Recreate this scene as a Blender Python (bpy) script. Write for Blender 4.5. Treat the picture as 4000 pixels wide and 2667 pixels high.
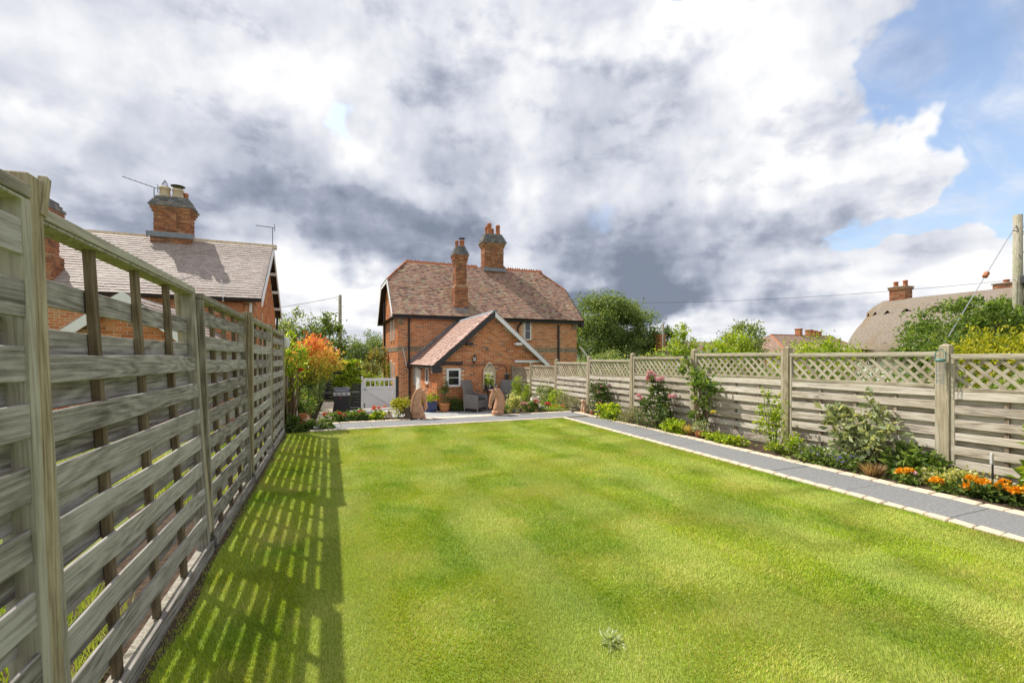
import bpy, bmesh, math, random
import numpy as np
from mathutils import Vector, Matrix

for o in list(bpy.data.objects):
    bpy.data.objects.remove(o)
scene = bpy.context.scene
COL = scene.collection
R = math.radians

# ------------------------------------------------------------------ camera
cam_d = bpy.data.cameras.new('camera')
cam_d.lens = 16.0
cam_d.sensor_width = 36.0
cam_d.shift_y = 0.0166
cam_d.clip_start = 0.05
cam_d.clip_end = 3000
cam = bpy.data.objects.new('camera', cam_d)
COL.objects.link(cam)
cam.location = (0, 0, 1.43)
cam.rotation_euler = (R(90), 0, R(-21.9))
scene.camera = cam

# ------------------------------------------------------------------ node helper
def nd(nt, typ, _p=None, **ins):
    n = nt.nodes.new(typ)
    for k, v in (_p or {}).items():
        setattr(n, k, v)
    for k, v in ins.items():
        key = int(k[1:]) if k[0] == 'i' and k[1:].isdigit() else k.replace('_', ' ')
        s = n.inputs[key]
        if isinstance(v, bpy.types.NodeSocket):
            nt.links.new(v, s)
        elif hasattr(s, 'default_value'):
            if s.type == 'RGBA' and len(v) == 3:
                v = (*v, 1)
            s.default_value = v
    return n
def mth(nt, op, a, b=0.0, c=None, clamp=False):
    kw = dict(i0=a, i1=b)
    if c is not None:
        kw['i2'] = c
    return nd(nt, 'ShaderNodeMath', dict(operation=op, use_clamp=clamp), **kw).outputs[0]
def vmath(nt, op, a, b=(0, 0, 0)):
    return nd(nt, 'ShaderNodeVectorMath', dict(operation=op), i0=a, i1=b).outputs[0]
def noise(nt, vec, scale, detail=4, rough=.55, dist=0.0):
    return nd(nt, 'ShaderNodeTexNoise', dict(), Vector=vec, Scale=scale, Detail=detail, Roughness=rough, Distortion=dist)
def mixc(nt, fac, a, b, mode='MIX'):
    n = nt.nodes.new('ShaderNodeMix'); n.data_type = 'RGBA'; n.blend_type = mode
    for idx, v in ((0, fac), (6, a), (7, b)):
        s = n.inputs[idx]
        if isinstance(v, bpy.types.NodeSocket):
            nt.links.new(v, s)
        else:
            s.default_value = (*v, 1) if (idx and len(v) == 3) else v
    return n.outputs[2]
def ramp(nt, fac, stops, interp='LINEAR'):
    n = nt.nodes.new('ShaderNodeValToRGB'); nt.links.new(fac, n.inputs[0])
    cr = n.color_ramp; cr.interpolation = interp
    while len(cr.elements) < len(stops):
        cr.elements.new(0.5)
    for e, (p, c) in zip(cr.elements, stops):
        e.position = p; e.color = (*c, 1) if len(c) == 3 else c
    return n.outputs[0]
def mrange(nt, v, a, b, c=0.0, d=1.0, smooth=False):
    n = nd(nt, 'ShaderNodeMapRange', dict(interpolation_type='SMOOTHSTEP' if smooth else 'LINEAR'), i0=v, i1=a, i2=b, i3=c, i4=d)
    return n.outputs[0]

# ------------------------------------------------------------------ sun and sky
SUN_AZ, SUN_EL = -38.5, 51.0            # compass degrees from +Y towards +X, degrees above the horizon
sd = Vector((math.sin(R(SUN_AZ)) * math.cos(R(SUN_EL)), math.cos(R(SUN_AZ)) * math.cos(R(SUN_EL)), math.sin(R(SUN_EL))))
sun_d = bpy.data.lights.new('sun', 'SUN')
sun_d.energy = 2.9
sun_d.angle = R(0.45)
sun_d.color = (1, .94, .84)
sun = bpy.data.objects.new('sun', sun_d); COL.objects.link(sun)
sun.location = (-20, 25, 40)
sun.rotation_euler = sd.to_track_quat('Z', 'Y').to_euler()

w = bpy.data.worlds.new('World'); scene.world = w; w.use_nodes = True
nt = w.node_tree; nt.nodes.clear()
tc = nd(nt, 'ShaderNodeTexCoord').outputs['Generated']
sky = nd(nt, 'ShaderNodeTexSky', dict(sky_type='NISHITA', sun_disc=False, sun_elevation=R(SUN_EL), sun_rotation=R(SUN_AZ), air_density=1.0, dust_density=2.0, ozone_density=1.2))
SKY_STRENGTH = .12
skyc = vmath(nt, 'MULTIPLY', sky.outputs[0], (SKY_STRENGTH,) * 3)
sep = nd(nt, 'ShaderNodeSeparateXYZ', Vector=tc)
dx, dy, dz = sep.outputs
az = mth(nt, 'MULTIPLY', mth(nt, 'ARCTAN2', dx, dy), 57.29578)
el = mth(nt, 'MULTIPLY', mth(nt, 'ARCSINE', dz), 57.29578)
ae = nd(nt, 'ShaderNodeCombineXYZ', X=az, Y=el, Z=0.0).outputs[0]
# cloud layer seen in perspective: horizontal plane coordinates
zc = mth(nt, 'ADD', mth(nt, 'MAXIMUM', dz, 0.0), .16)
pl = nd(nt, 'ShaderNodeCombineXYZ', X=mth(nt, 'DIVIDE', dx, zc), Y=mth(nt, 'DIVIDE', dy, zc), Z=0.0).outputs[0]
wn = noise(nt, tc, 5.0, 3, .55)
warp = vmath(nt, 'MULTIPLY', vmath(nt, 'SUBTRACT', wn.outputs[1], (.5, .5, .5)), (20, 11, 0))
wn2 = noise(nt, tc, 22.0, 2, .55)
warp2 = vmath(nt, 'MULTIPLY', vmath(nt, 'SUBTRACT', wn2.outputs[1], (.5, .5, .5)), (5, 3, 0))
aew = vmath(nt, 'ADD', vmath(nt, 'ADD', ae, warp), warp2)
# (azimuth, elevation, half width, half height, amount) of the larger cloud masses, in degrees
COV = [(67.26, 26.29, 5.28, 6.0, -1.1), (69.55, 15.87, 4.86, 4.41, -1.0), (64.77, 12.33, 7.33, 1.35, -0.9), (59.12, 11.15, 4.09, 1.24, -0.8), (42.84, 36.14, 3.65, 0.98, -0.7), (4.28, 25.25, 2.6, 2.6, -0.55), (58.08, 25.91, 1.26, 2.53, -0.3), (55.5, 18.8, 6.0, 2.8, 0.2), (66.0, 21.0, 4.5, 3.0, -.6), (63.89, 8.32, 10.85, 3.05, 0.6), (-25.59, 18.1, 0.88, 0.79, -0.3)]
SHD = [(6.2, 15.15, 18.86, 3.18, -0.42), (39.1, 10.65, 12.22, 5.04, -0.56), (34.04, 6.4, 17.5, 1.9, -0.42), (-7.45, 20.93, 10.27, 3.92, -0.2), (-20.95, 19.1, 4.52, 2.53, -0.16), (-24.99, 23.66, 4.99, 2.95, -0.22), (35.0, 28.5, 15.0, 5.2, -0.14), (45.0, 21.5, 8.5, 4.5, -.18), (17.08, 19.73, 4.79, 5.68, -0.22), (37.61, 17.0, 10.36, 3.36, -0.16), (-14.27, 13.28, 6.31, 2.22, -0.25), (26.73, 23.61, 8.26, 3.77, -0.15), (-24.23, 20.32, 4.98, 1.37, 0.25), (41.99, 34.27, 16.75, 1.86, 0.3), (52.47, 28.9, 5.5, 4.89, 0.25), (-3.64, 28.05, 8.63, 3.85, 0.22), (58.08, 19.5, 8.01, 3.46, 0.2), (61.1, 8.43, 12.76, 2.93, 0.2), (0.42, 8.34, 7.79, 3.23, 0.25), (21.58, 16.3, 2.9, 4.45, 0.25), (23.52, 26.32, 3.86, 5.69, 0.18), (5.6, 22.31, 2.67, 1.59, 0.2), (50.02, 18.38, 4.01, 3.84, 0.1)]
def field(blobs, base):
    acc = base
    for a, e, ra, re, amp in blobs:
        m = nd(nt, 'ShaderNodeMapping', Vector=aew, Location=(-a / ra, -e / re, 0), Scale=(1 / ra, 1 / re, 0)).outputs[0]
        ln = nd(nt, 'ShaderNodeVectorMath', dict(operation='LENGTH'), i0=m).outputs[1]
        acc = mth(nt, 'ADD', acc, mrange(nt, ln, 1.75, .15, 0, amp, True))
    return acc
big = noise(nt, pl, .95, 5, .52, .12).outputs[0]
fine = noise(nt, tc, 8.0, 5, .58, .1).outputs[0]
# the same clouds sampled a little towards the sun: the difference lights their sunward flanks
pls = vmath(nt, 'ADD', pl, (-.10, .12, 0))
big2 = noise(nt, pls, .95, 3, .5, .12).outputs[0]
tcs = vmath(nt, 'ADD', tc, (-.012, .014, .02))
fine2 = noise(nt, tcs, 8.0, 4, .55, .1).outputs[0]
cov = field(COV, mth(nt, 'ADD', mth(nt, 'MULTIPLY', big, 1.0), mth(nt, 'MULTIPLY', fine, .9)))
cov = mrange(nt, cov, .42, .75, 0, 1, True)
wisp = noise(nt, vmath(nt, 'MULTIPLY', pl, (1.0, 2.6, 1.0)), 1.6, 5, .6, .6).outputs[0]
cov = mth(nt, 'MAXIMUM', cov, mrange(nt, wisp, .38, .8, .10, .75, True))
sh = mth(nt, 'ADD', .70, mth(nt, 'MULTIPLY', mth(nt, 'SUBTRACT', big, big2), 1.5))
sh = mth(nt, 'ADD', sh, mth(nt, 'MULTIPLY', mth(nt, 'SUBTRACT', fine, fine2), .9))
sh = mth(nt, 'ADD', sh, mth(nt, 'MULTIPLY', mth(nt, 'SUBTRACT', .5, big), .7))
sh = mth(nt, 'ADD', sh, mth(nt, 'MULTIPLY', mth(nt, 'SUBTRACT', .5, fine), .42))
sh = field(SHD, sh)
# nearer, thicker cloud in front of a brighter layer: crisp edges with pale rims
ly = noise(nt, vmath(nt, 'MULTIPLY', tc, (1.0, 1.0, 2.1)), 4.2, 8, .60, .15).outputs[0]
den = mth(nt, 'ADD', ly, mth(nt, 'MULTIPLY', mth(nt, 'SUBTRACT', .62, sh), .22))
al = mrange(nt, den, .50, .565, 0, 1, True)
thick = mth(nt, 'MULTIPLY', mth(nt, 'MAXIMUM', mth(nt, 'SUBTRACT', den, .53), 0.0), 1.5)
back = mth(nt, 'ADD', sh, .05)
front = mth(nt, 'SUBTRACT', mth(nt, 'ADD', sh, .01), thick)
sh = mth(nt, 'ADD', mth(nt, 'MULTIPLY', back, mth(nt, 'SUBTRACT', 1.0, al)), mth(nt, 'MULTIPLY', front, al))
cloudc = ramp(nt, sh, [(0.0, (.115, .135, .175)), (.3, (.185, .205, .255)), (.6, (.325, .34, .385)), (.87, (.465, .47, .485)), (1.0, (.54, .535, .525))])
skymix = mixc(nt, cov, skyc, cloudc)
bg = nd(nt, 'ShaderNodeBackground', Color=skymix, Strength=1.0)
out = nd(nt, 'ShaderNodeOutputWorld', Surface=bg.outputs[0])

w.cycles.sampling_method = 'MANUAL'; w.cycles.sample_map_resolution = 256
vs = scene.view_settings
vs.view_transform = 'Standard'; vs.look = 'None'; vs.exposure = 1.0; vs.gamma = 1.0
vs.use_curve_mapping = False

cy = scene.cycles
cy.max_bounces = 6; cy.diffuse_bounces = 3; cy.glossy_bounces = 3; cy.transmission_bounces = 4; cy.transparent_max_bounces = 4
cy.caustics_reflective = False; cy.caustics_refractive = False

# ------------------------------------------------------------------ mesh helpers
class MB:
    """collects shapes, then links them as ONE mesh object"""
    def __init__(s):
        s.v = []; s.f = []
    def add(s, vs, fs):
        b = len(s.v); s.v += [tuple(v) for v in vs]; s.f += [tuple(i + b for i in f) for f in fs]; return s
    def box(s, x0, x1, y0, y1, z0, z1):
        return s.add([(x, y, z) for x in (x0, x1) for y in (y0, y1) for z in (z0, z1)],
                     [(0, 1, 3, 2), (4, 6, 7, 5), (0, 4, 5, 1), (2, 3, 7, 6), (0, 2, 6, 4), (1, 5, 7, 3)])
    def beam(s, p0, p1, wd, dp, up=(0, 0, 1)):
        p0, p1 = Vector(p0), Vector(p1); d = (p1 - p0).normalized(); up = Vector(up)
        a = d.cross(up)
        if a.length < 1e-4:
            a = d.cross(Vector((1, 0, 0)))
        a.normalize(); b = a.cross(d).normalized(); a *= wd / 2; b *= dp / 2
        vs = [p + sa * a + sb * b for p in (p0, p1) for sa, sb in ((-1, -1), (1, -1), (1, 1), (-1, 1))]
        return s.add(vs, [(0, 1, 2, 3), (7, 6, 5, 4), (0, 4, 5, 1), (1, 5, 6, 2), (2, 6, 7, 3), (3, 7, 4, 0)])
    def tube(s, pts, r, n=8):
        pts = [Vector(p) for p in pts]; rs = r if isinstance(r, (list, tuple)) else [r] * len(pts)
        vs = []; prev = None
        for i, p in enumerate(pts):
            d = (pts[min(i + 1, len(pts) - 1)] - pts[max(i - 1, 0)]).normalized()
            a = prev - d * prev.dot(d) if prev is not None else d.cross(Vector((0, 0, 1)) if abs(d.z) < .9 else Vector((1, 0, 0)))
            a.normalize(); prev = a; b = d.cross(a)
            for k in range(n):
                t = 2 * math.pi * k / n
                vs.append(p + (a * math.cos(t) + b * math.sin(t)) * rs[i])
        fs = [(i * n + k, i * n + (k + 1) % n, (i + 1) * n + (k + 1) % n, (i + 1) * n + k) for i in range(len(pts) - 1) for k in range(n)]
        fs += [tuple(range(n - 1, -1, -1)), tuple((len(pts) - 1) * n + k for k in range(n))]
        return s.add(vs, fs)
    def lathe(s, prof, n=20, c=(0, 0, 0), sx=1, sy=1):
        vs = [(c[0] + r * math.cos(2 * math.pi * k / n) * sx, c[1] + r * math.sin(2 * math.pi * k / n) * sy, c[2] + z) for r, z in prof for k in range(n)]
        fs = [(i * n + k, i * n + (k + 1) % n, (i + 1) * n + (k + 1) % n, (i + 1) * n + k) for i in range(len(prof) - 1) for k in range(n)]
        fs += [tuple(range(n - 1, -1, -1)), tuple((len(prof) - 1) * n + k for k in range(n))]
        return s.add(vs, fs)
    def prism(s, poly, axis, a0, a1):
        """poly: 2-D points in the plane across axis ('x': (y,z), 'y': (x,z), 'z': (x,y))"""
        def P(p, a):
            return (a, p[0], p[1]) if axis == 'x' else (p[0], a, p[1]) if axis == 'y' else (p[0], p[1], a)
        n = len(poly)
        return s.add([P(p, a0) for p in poly] + [P(p, a1) for p in poly],
                     [tuple(range(n)), tuple(range(2 * n - 1, n - 1, -1))] + [(k, k + n, (k + 1) % n + n, (k + 1) % n) for k in range(n)])
    def mesh(s, name, bevel=0.0, smooth=False, seg=1):
        bm = bmesh.new(); vv = [bm.verts.new(v) for v in s.v]
        for f in s.f:
            try:
                bm.faces.new([vv[i] for i in f])
            except ValueError:
                pass
        bmesh.ops.recalc_face_normals(bm, faces=bm.faces)
        if bevel:
            bmesh.ops.bevel(bm, geom=list(bm.edges), offset=bevel, segments=seg, affect='EDGES', clamp_overlap=True)
        me = bpy.data.meshes.new(name); bm.to_mesh(me); bm.free()
        if smooth:
            me.shade_smooth()
        return me
    def build(s, name, mat, parent=None, loc=(0, 0, 0), rot=(0, 0, 0), bevel=0.0, smooth=False, seg=1):
        return put(name, s.mesh(name, bevel, smooth, seg), mat, parent, loc, rot)
def put(name, me, mat, parent=None, loc=(0, 0, 0), rot=(0, 0, 0)):
    if mat is not None and not me.materials:
        me.materials.append(mat)
    o = bpy.data.objects.new(name, me); COL.objects.link(o)
    o.location = loc; o.rotation_euler = rot
    if parent is not None:
        o.parent = parent
    return o
def tag(o, label, cat, group=None):
    o['label'] = label; o['category'] = cat
    if group:
        o['group'] = group
    return o
def thing(name, label, cat, loc=(0, 0, 0), rz=0.0, group=None):
    o = bpy.data.objects.new(name, None); COL.objects.link(o)
    o.empty_display_size = .1; o.location = loc; o.rotation_euler = (0, 0, rz)
    return tag(o, label, cat, group)
def struct(o):
    o['kind'] = 'structure'; return o
def stuff(o):
    o['kind'] = 'stuff'; return o
def raw_mesh(name, verts, quads=None, tris=None, rnd=None, smooth=False):
    """fast mesh from numpy arrays, with an optional per-face attribute 'rnd'"""
    me = bpy.data.meshes.new(name)
    F = quads if quads is not None else tris
    k = F.shape[1]
    me.vertices.add(len(verts)); me.vertices.foreach_set('co', np.ascontiguousarray(verts, dtype=np.float32).ravel())
    me.loops.add(F.size); me.loops.foreach_set('vertex_index', np.ascontiguousarray(F, dtype=np.int32).ravel())
    me.polygons.add(len(F)); me.polygons.foreach_set('loop_start', np.arange(0, F.size, k, dtype=np.int32))
    me.update(calc_edges=True)
    if smooth:
        me.shade_smooth()
    else:
        me.shade_flat()
    if rnd is not None:
        a = me.attributes.new('rnd', 'FLOAT', 'FACE'); a.data.foreach_set('value', np.ascontiguousarray(rnd, dtype=np.float32))
    return me

# pieces: many alike boxes (bricks, tiles). The ones that show largest become objects, the rest one part
UNIT_V = np.array([(-.5, -.5, 0), (.5, -.5, 0), (.5, .5, 0), (-.5, .5, 0), (-.47, -.44, 1), (.47, -.44, 1), (.47, .44, 1), (-.47, .44, 1)], dtype=np.float64)
UNIT_F = np.array([(4, 5, 6, 7), (0, 1, 5, 4), (1, 2, 6, 5), (2, 3, 7, 6), (3, 0, 4, 7)], dtype=np.int64)
UNIT_T = UNIT_V.copy(); UNIT_T[4:, :2] = np.sign(UNIT_T[4:, :2]) * .498
_unit = {}
def unit_mesh(kind, mat, k):
    key = (kind, k, mat.name)
    if key not in _unit:
        me = raw_mesh(kind, UNIT_T if kind == 'tile' else UNIT_V, quads=UNIT_F, rnd=np.full(5, k / 15.0)); me.materials.append(mat); _unit[key] = me
    return _unit[key]
def pieces(parent, kind, items, mat, nind=300, seed=1, visible=None):
    """items: (centre, Bx, By, Bz) with B the box's full edge vectors (Bz = outward thickness)"""
    rng = np.random.default_rng(seed)
    C = np.array([i[0] for i in items], float); B = np.array([i[1:4] for i in items], float)
    rn = rng.integers(0, 16, len(items))
    camp = np.array((0, 0, 1.43))
    dist = np.linalg.norm(C - camp, axis=1)
    nrm = B[:, 2] / np.linalg.norm(B[:, 2], axis=1)[:, None]
    facing = ((camp - C) * nrm).sum(1) / dist
    score = np.linalg.norm(B[:, 0], axis=1) * np.linalg.norm(B[:, 1], axis=1) * np.clip(facing, 0, 1) / dist ** 2
    if visible is not None:
        score = score * np.array([1.0 if visible(c) else 0.0 for c in C])
    order = np.argsort(-score)
    ind, rest = order[:nind], order[nind:]
    tot = parent.location.copy() + (parent.parent.location if parent.parent else Vector())
    inv = Matrix.Translation(-tot)
    for i in ind:
        o = bpy.data.objects.new(kind, unit_mesh(kind, mat, int(rn[i]))); COL.objects.link(o); o.parent = parent
        m = Matrix.Identity(4)
        for r in range(3):
            for c_ in range(3):
                m[r][c_] = B[i, c_, r]
            m[r][3] = C[i, r]
        o.matrix_local = inv @ m
    if len(rest):
        V = C[rest][:, None, :] + np.einsum('vk,nkj->nvj', UNIT_T if kind == 'tile' else UNIT_V, B[rest])
        F = (np.arange(len(rest)) * 8)[:, None, None] + UNIT_F[None]
        me = raw_mesh(kind + 's', V.reshape(-1, 3), quads=F.reshape(-1, 4), rnd=np.repeat(rn[rest] / 15.0, 5))
        o = put(kind + '_field', me, mat, parent); stuff(o)
        o.matrix_local = inv
def brick_face(items, o, u, n, ulen, vlen, keep=None, L=.225, H=.075, rng=None, depth=.012, v=(0, 0, 1)):
    """stretcher-bond bricks on a rectangle: origin o, along u, up v, outward normal n"""
    o, u, n, v = Vector(o), Vector(u), Vector(n), Vector(v)
    for r in range(int(vlen / H)):
        off = -L / 2 if r % 2 else 0
        a = off
        while a < ulen - .02:
            a0, a1 = max(a, 0), min(a + L, ulen)
            a += L
            if a1 - a0 < .05:
                continue
            cu, cv = (a0 + a1) / 2, (r + .5) * H
            if keep and not keep(cu, cv, (a1 - a0) / 2):
                continue
            items.append((o + u * cu + v * cv + n * (rng.uniform(-.0015, .0015)), u * (a1 - a0 - .012), v * (H - .0125), n * depth))
def tile_face(items, o, u, s, ulen, slen, keep=None, gauge=.115, tw=.17, rng=None, th=.021, jit=.004):
    """overlapping plain tiles: eave corner o, along u, up the slope s"""
    o, u, s = Vector(o), Vector(u).normalized(), Vector(s).normalized(); n = u.cross(s).normalized()
    if n.z < 0:
        n = -n
    for r in range(int(slen / gauge)):
        a = -(tw / 2) * (r % 2)
        while a < ulen:
            a0, a1 = max(a, 0), min(a + tw, ulen); a += tw
            if a1 - a0 < .04:
                continue
            cu, cs = (a0 + a1) / 2, (r + .5) * gauge
            if keep and not keep(cu, cs):
                continue
            tl = gauge * 1.25
            sv = (s - n * (th * .9 / tl)).normalized()
            c = o + u * cu + s * (cs - .0 + gauge * .1 + rng.uniform(-jit, jit)) + n * (.004 + rng.uniform(0, .005))
            items.append((c, (u + n * rng.uniform(-.012, .012)) * (a1 - a0 - .002), sv * tl, n * th))

# ------------------------------------------------------------------ materials
MATS = {}
def material(name, fn):
    m = bpy.data.materials.new(name); m.use_nodes = True; t = m.node_tree; t.nodes.clear()
    out = t.nodes.new('ShaderNodeOutputMaterial'); t.links.new(fn(t), out.inputs[0]); MATS[name] = m; return m
def pbsdf(t, col, rough=.8, bump=None, bstr=.3, bdist=.01, spec=.3, metal=0.0, **kw):
    n = nd(t, 'ShaderNodeBsdfPrincipled', None, Base_Color=col, Roughness=rough, Metallic=metal)
    n.inputs['Specular IOR Level'].default_value = spec
    for k, v in kw.items():
        n.inputs[k.replace('_', ' ')].default_value = v
    if bump is not None:
        b = nd(t, 'ShaderNodeBump', None, Strength=bstr, Distance=bdist, Height=bump); t.links.new(b.outputs[0], n.inputs['Normal'])
    return n.outputs[0]
def objvec(t):
    return nd(t, 'ShaderNodeTexCoord').outputs['Object']
def plain(name, col, rough=.6, spec=.4, metal=0.0, var=.12, scale=9.0, bump=.15):
    def fn(t):
        v = objvec(t); n = noise(t, v, scale, 5, .6).outputs[0]
        hi = tuple(min(1, c * (1 + var)) for c in col); lo = tuple(c * (1 - var) for c in col)
        return pbsdf(t, ramp(t, n, [(.3, lo), (.7, hi)]), rough, n, bump, .01, spec, metal)
    return material(name, fn)
def wood(name, dark, mid, light, tint=None, rough=.85, vertical=False):
    def fn(t):
        v = objvec(t)
        if vertical:
            sp = nd(t, 'ShaderNodeSeparateXYZ', Vector=v).outputs
            v = nd(t, 'ShaderNodeCombineXYZ', X=sp[2], Y=sp[1], Z=sp[0]).outputs[0]
        rnd = nd(t, 'ShaderNodeObjectInfo').outputs['Random']
        off = nd(t, 'ShaderNodeCombineXYZ', X=mth(t, 'MULTIPLY', rnd, 37.0), Y=mth(t, 'MULTIPLY', rnd, 11.0), Z=mth(t, 'MULTIPLY', rnd, 53.0)).outputs[0]
        v = vmath(t, 'ADD', v, off)
        n1 = noise(t, vmath(t, 'MULTIPLY', v, (.55, 6.0, 6.0)), 1.0, 2, .4, .15).outputs[0]
        rings = mth(t, 'ADD', mth(t, 'MULTIPLY', mth(t, 'SINE', mth(t, 'MULTIPLY', n1, 95.0)), .5), .5)
        fib = noise(t, vmath(t, 'MULTIPLY', v, (3.0, 90.0, 90.0)), 1.0, 4, .65).outputs[0]
        stain = noise(t, vmath(t, 'MULTIPLY', v, (5.0, 14.0, 14.0)), 1.0, 6, .68).outputs[0]
        g = mth(t, 'ADD', mth(t, 'MULTIPLY', rings, .15), mth(t, 'MULTIPLY_ADD', fib, .9, -.16))
        g = mth(t, 'ADD', g, mth(t, 'MULTIPLY', mth(t, 'SUBTRACT', stain, .5), .65))
        g = mth(t, 'ADD', g, mth(t, 'MULTIPLY', mth(t, 'SUBTRACT', rnd, .5), .30))
        c = ramp(t, g, [(.10, dark), (.34, mid), (.58, light)])
        # knots
        kn = nd(t, 'ShaderNodeTexVoronoi', dict(feature='F1'), Vector=vmath(t, 'MULTIPLY', v, (1.6, 5.0, 5.0)), Scale=1.0, Randomness=1.0)
        kf = mrange(t, kn.outputs['Distance'], .05, .16, 1, 0, True)
        c = mixc(t, mth(t, 'MULTIPLY', kf, .65), c, tuple(x * .45 for x in dark))
        if tint:
            tn = noise(t, vmath(t, 'MULTIPLY', v, (1.5, 3.0, 3.0)), 1.0, 4, .6).outputs[0]
            c = mixc(t, mrange(t, tn, .45, .75, 0, .5), c, tint)
        hgt = mth(t, 'ADD', mth(t, 'MULTIPLY', rings, .5), fib)
        return pbsdf(t, c, rough, hgt, .35, .003, .15)
    return material(name, fn)
def attr(t, name='rnd'):
    return nd(t, 'ShaderNodeAttribute', dict(attribute_name=name)).outputs['Fac']
def rnd_mat(name, stops, rough=.85, nscale=30.0, nvar=.35, spec=.2, lichen=None, bump=.5, big=None):
    """per-piece colour from the piece's own random value, with wear"""
    def fn(t):
        r = attr(t); geo = nd(t, 'ShaderNodeNewGeometry').outputs['Position']
        c = ramp(t, r, stops, 'LINEAR')
        n = noise(t, geo, nscale, 5, .65).outputs[0]
        c = mixc(t, 1.0, c, ramp(t, n, [(.25, (1 - nvar,) * 3), (.75, (1 + nvar * .6,) * 3)]), 'MULTIPLY')
        if lichen:
            l = noise(t, geo, lichen[1], 7, .7).outputs[0]
            c = mixc(t, mrange(t, l, lichen[2], lichen[2] + .1, 0, lichen[3]), c, lichen[0])
        if big:
            l = noise(t, geo, big[1], 4, .6).outputs[0]
            c = mixc(t, mrange(t, l, .4, .75, 0, big[2]), c, big[0])
        return pbsdf(t, c, rough, n, bump, .006, spec)
    return material(name, fn)
def leafmat(name, stops, trans=.45, gloss=.45, spec=.35, noisecol=None):
    k_ = 1.0 if name.startswith('petal') else 1.45
    stops = [(p_, tuple(min(.8, x * k_) for x in c_)) for p_, c_ in stops]
    def fn(t):
        c = ramp(t, attr(t), stops)
        if noisecol:
            geo = nd(t, 'ShaderNodeNewGeometry').outputs['Position']
            l = noise(t, geo, noisecol[1], 4, .6).outputs[0]
            c = mixc(t, mrange(t, l, noisecol[2], noisecol[2] + .2, 0, noisecol[3]), c, noisecol[0])
        p = pbsdf(t, c, gloss, None, spec=spec)
        tr = nd(t, 'ShaderNodeBsdfTranslucent', None, Color=mixc(t, 1.0, c, (1.25, 1.15, .55), 'MULTIPLY')).outputs[0]
        return nd(t, 'ShaderNodeMixShader', None, i0=trans, i1=p, i2=tr).outputs[0]
    return material(name, fn)

wood('wood_slat', (.115, .10, .085), (.265, .248, .225), (.42, .40, .37))
wood('wood_post', (.15, .115, .07), (.32, .265, .175), (.47, .41, .30), tint=(.31, .295, .18))
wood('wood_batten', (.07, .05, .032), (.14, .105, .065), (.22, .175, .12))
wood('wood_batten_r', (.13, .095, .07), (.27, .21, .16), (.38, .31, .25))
wood('wood_rail', (.15, .13, .10), (.31, .285, .235), (.44, .415, .35), tint=(.27, .255, .17))
wood('wood_pale', (.26, .215, .175), (.53, .47, .40), (.70, .65, .575), tint=(.50, .43, .30))
wood('wood_lath', (.22, .18, .125), (.40, .35, .265), (.53, .48, .38), tint=(.36, .34, .21))
wood('wood_rail_v', (.15, .13, .10), (.31, .285, .235), (.44, .415, .35), tint=(.27, .255, .17), vertical=True)
wood('wood_lath_v', (.22, .18, .125), (.40, .35, .265), (.53, .48, .38), tint=(.36, .34, .21), vertical=True)
wood('pole_wood', (.14, .12, .085), (.31, .28, .21), (.46, .43, .35), tint=(.30, .32, .18))
rnd_mat('brick', [(0, (.40, .125, .045)), (.25, (.54, .165, .052)), (.55, (.62, .205, .068)), (.8, (.66, .26, .10)), (.93, (.62, .31, .15)), (1, (.27, .135, .09))], nscale=25, big=((.62, .33, .18), .9, .3))
rnd_mat('brick_old', [(0, (.22, .09, .05)), (.3, (.36, .14, .07)), (.7, (.44, .18, .085)), (1, (.5, .27, .15))], nscale=22, lichen=((.11, .08, .06), 3.0, .5, .6))
rnd_mat('brick_blue', [(0, (.13, .13, .14)), (.5, (.2, .2, .21)), (1, (.28, .26, .25))], nscale=22, lichen=((.38, .32, .14), 6.0, .55, .6))
rnd_mat('brick_buff', [(0, (.24, .2, .15)), (.5, (.33, .27, .19)), (1, (.42, .33, .23))], nscale=22)
rnd_mat('tile_red', [(0, (.16, .10, .08)), (.18, (.27, .155, .11)), (.4, (.34, .205, .145)), (.62, (.42, .25, .175)), (.8, (.27, .195, .165)), (.93, (.45, .33, .23)), (1, (.33, .29, .18))], nscale=12, lichen=((.34, .29, .14), 4.0, .57, .55), big=((.30, .20, .17), .7, .4))
rnd_mat('tile_pink', [(0, (.33, .20, .16)), (.4, (.43, .27, .22)), (.8, (.50, .33, .27)), (1, (.40, .22, .16))], nscale=14, rough=.6, spec=.4)
rnd_mat('tile_grey', [(0, (.31, .255, .23)), (.4, (.36, .30, .27)), (.8, (.40, .33, .295)), (1, (.32, .255, .22))], nscale=14, rough=.7, spec=.3, lichen=((.30, .22, .09), 9.0, .62, .6))
plain('mortar', (.62, .52, .36), .95, .1, var=.25, scale=20)
plain('mortar_dark', (.40, .27, .17), .95, .1, var=.25, scale=20)
plain('underlay', (.07, .05, .045), .95, .1)
plain('black_paint', (.022, .021, .022), .45, .5, var=.2)
plain('white_paint', (.78, .78, .77), .4, .5, var=.04, scale=4, bump=.02)
plain('offwhite', (.66, .65, .6), .6, .3, var=.08, bump=.05)
plain('lead', (.20, .225, .26), .5, .5, var=.2, scale=6)
plain('terracotta', (.52, .22, .09), .75, .3, var=.2, scale=14)
plain('clay_pot', (.45, .17, .085), .8, .25, var=.25, scale=10)
plain('clay_cream', (.58, .47, .33), .85, .25, var=.2, scale=8)
plain('statue', (.50, .285, .18), .85, .2, var=.28, scale=14, bump=.5)
plain('statue_pale', (.62, .42, .28), .85, .2, var=.2, scale=18, bump=.4)
plain('sandstone', (.63, .53, .40), .85, .2, var=.22, scale=11, bump=.35)
plain('stone_white', (.75, .71, .63), .85, .2, var=.12, scale=6, bump=.5)
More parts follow.
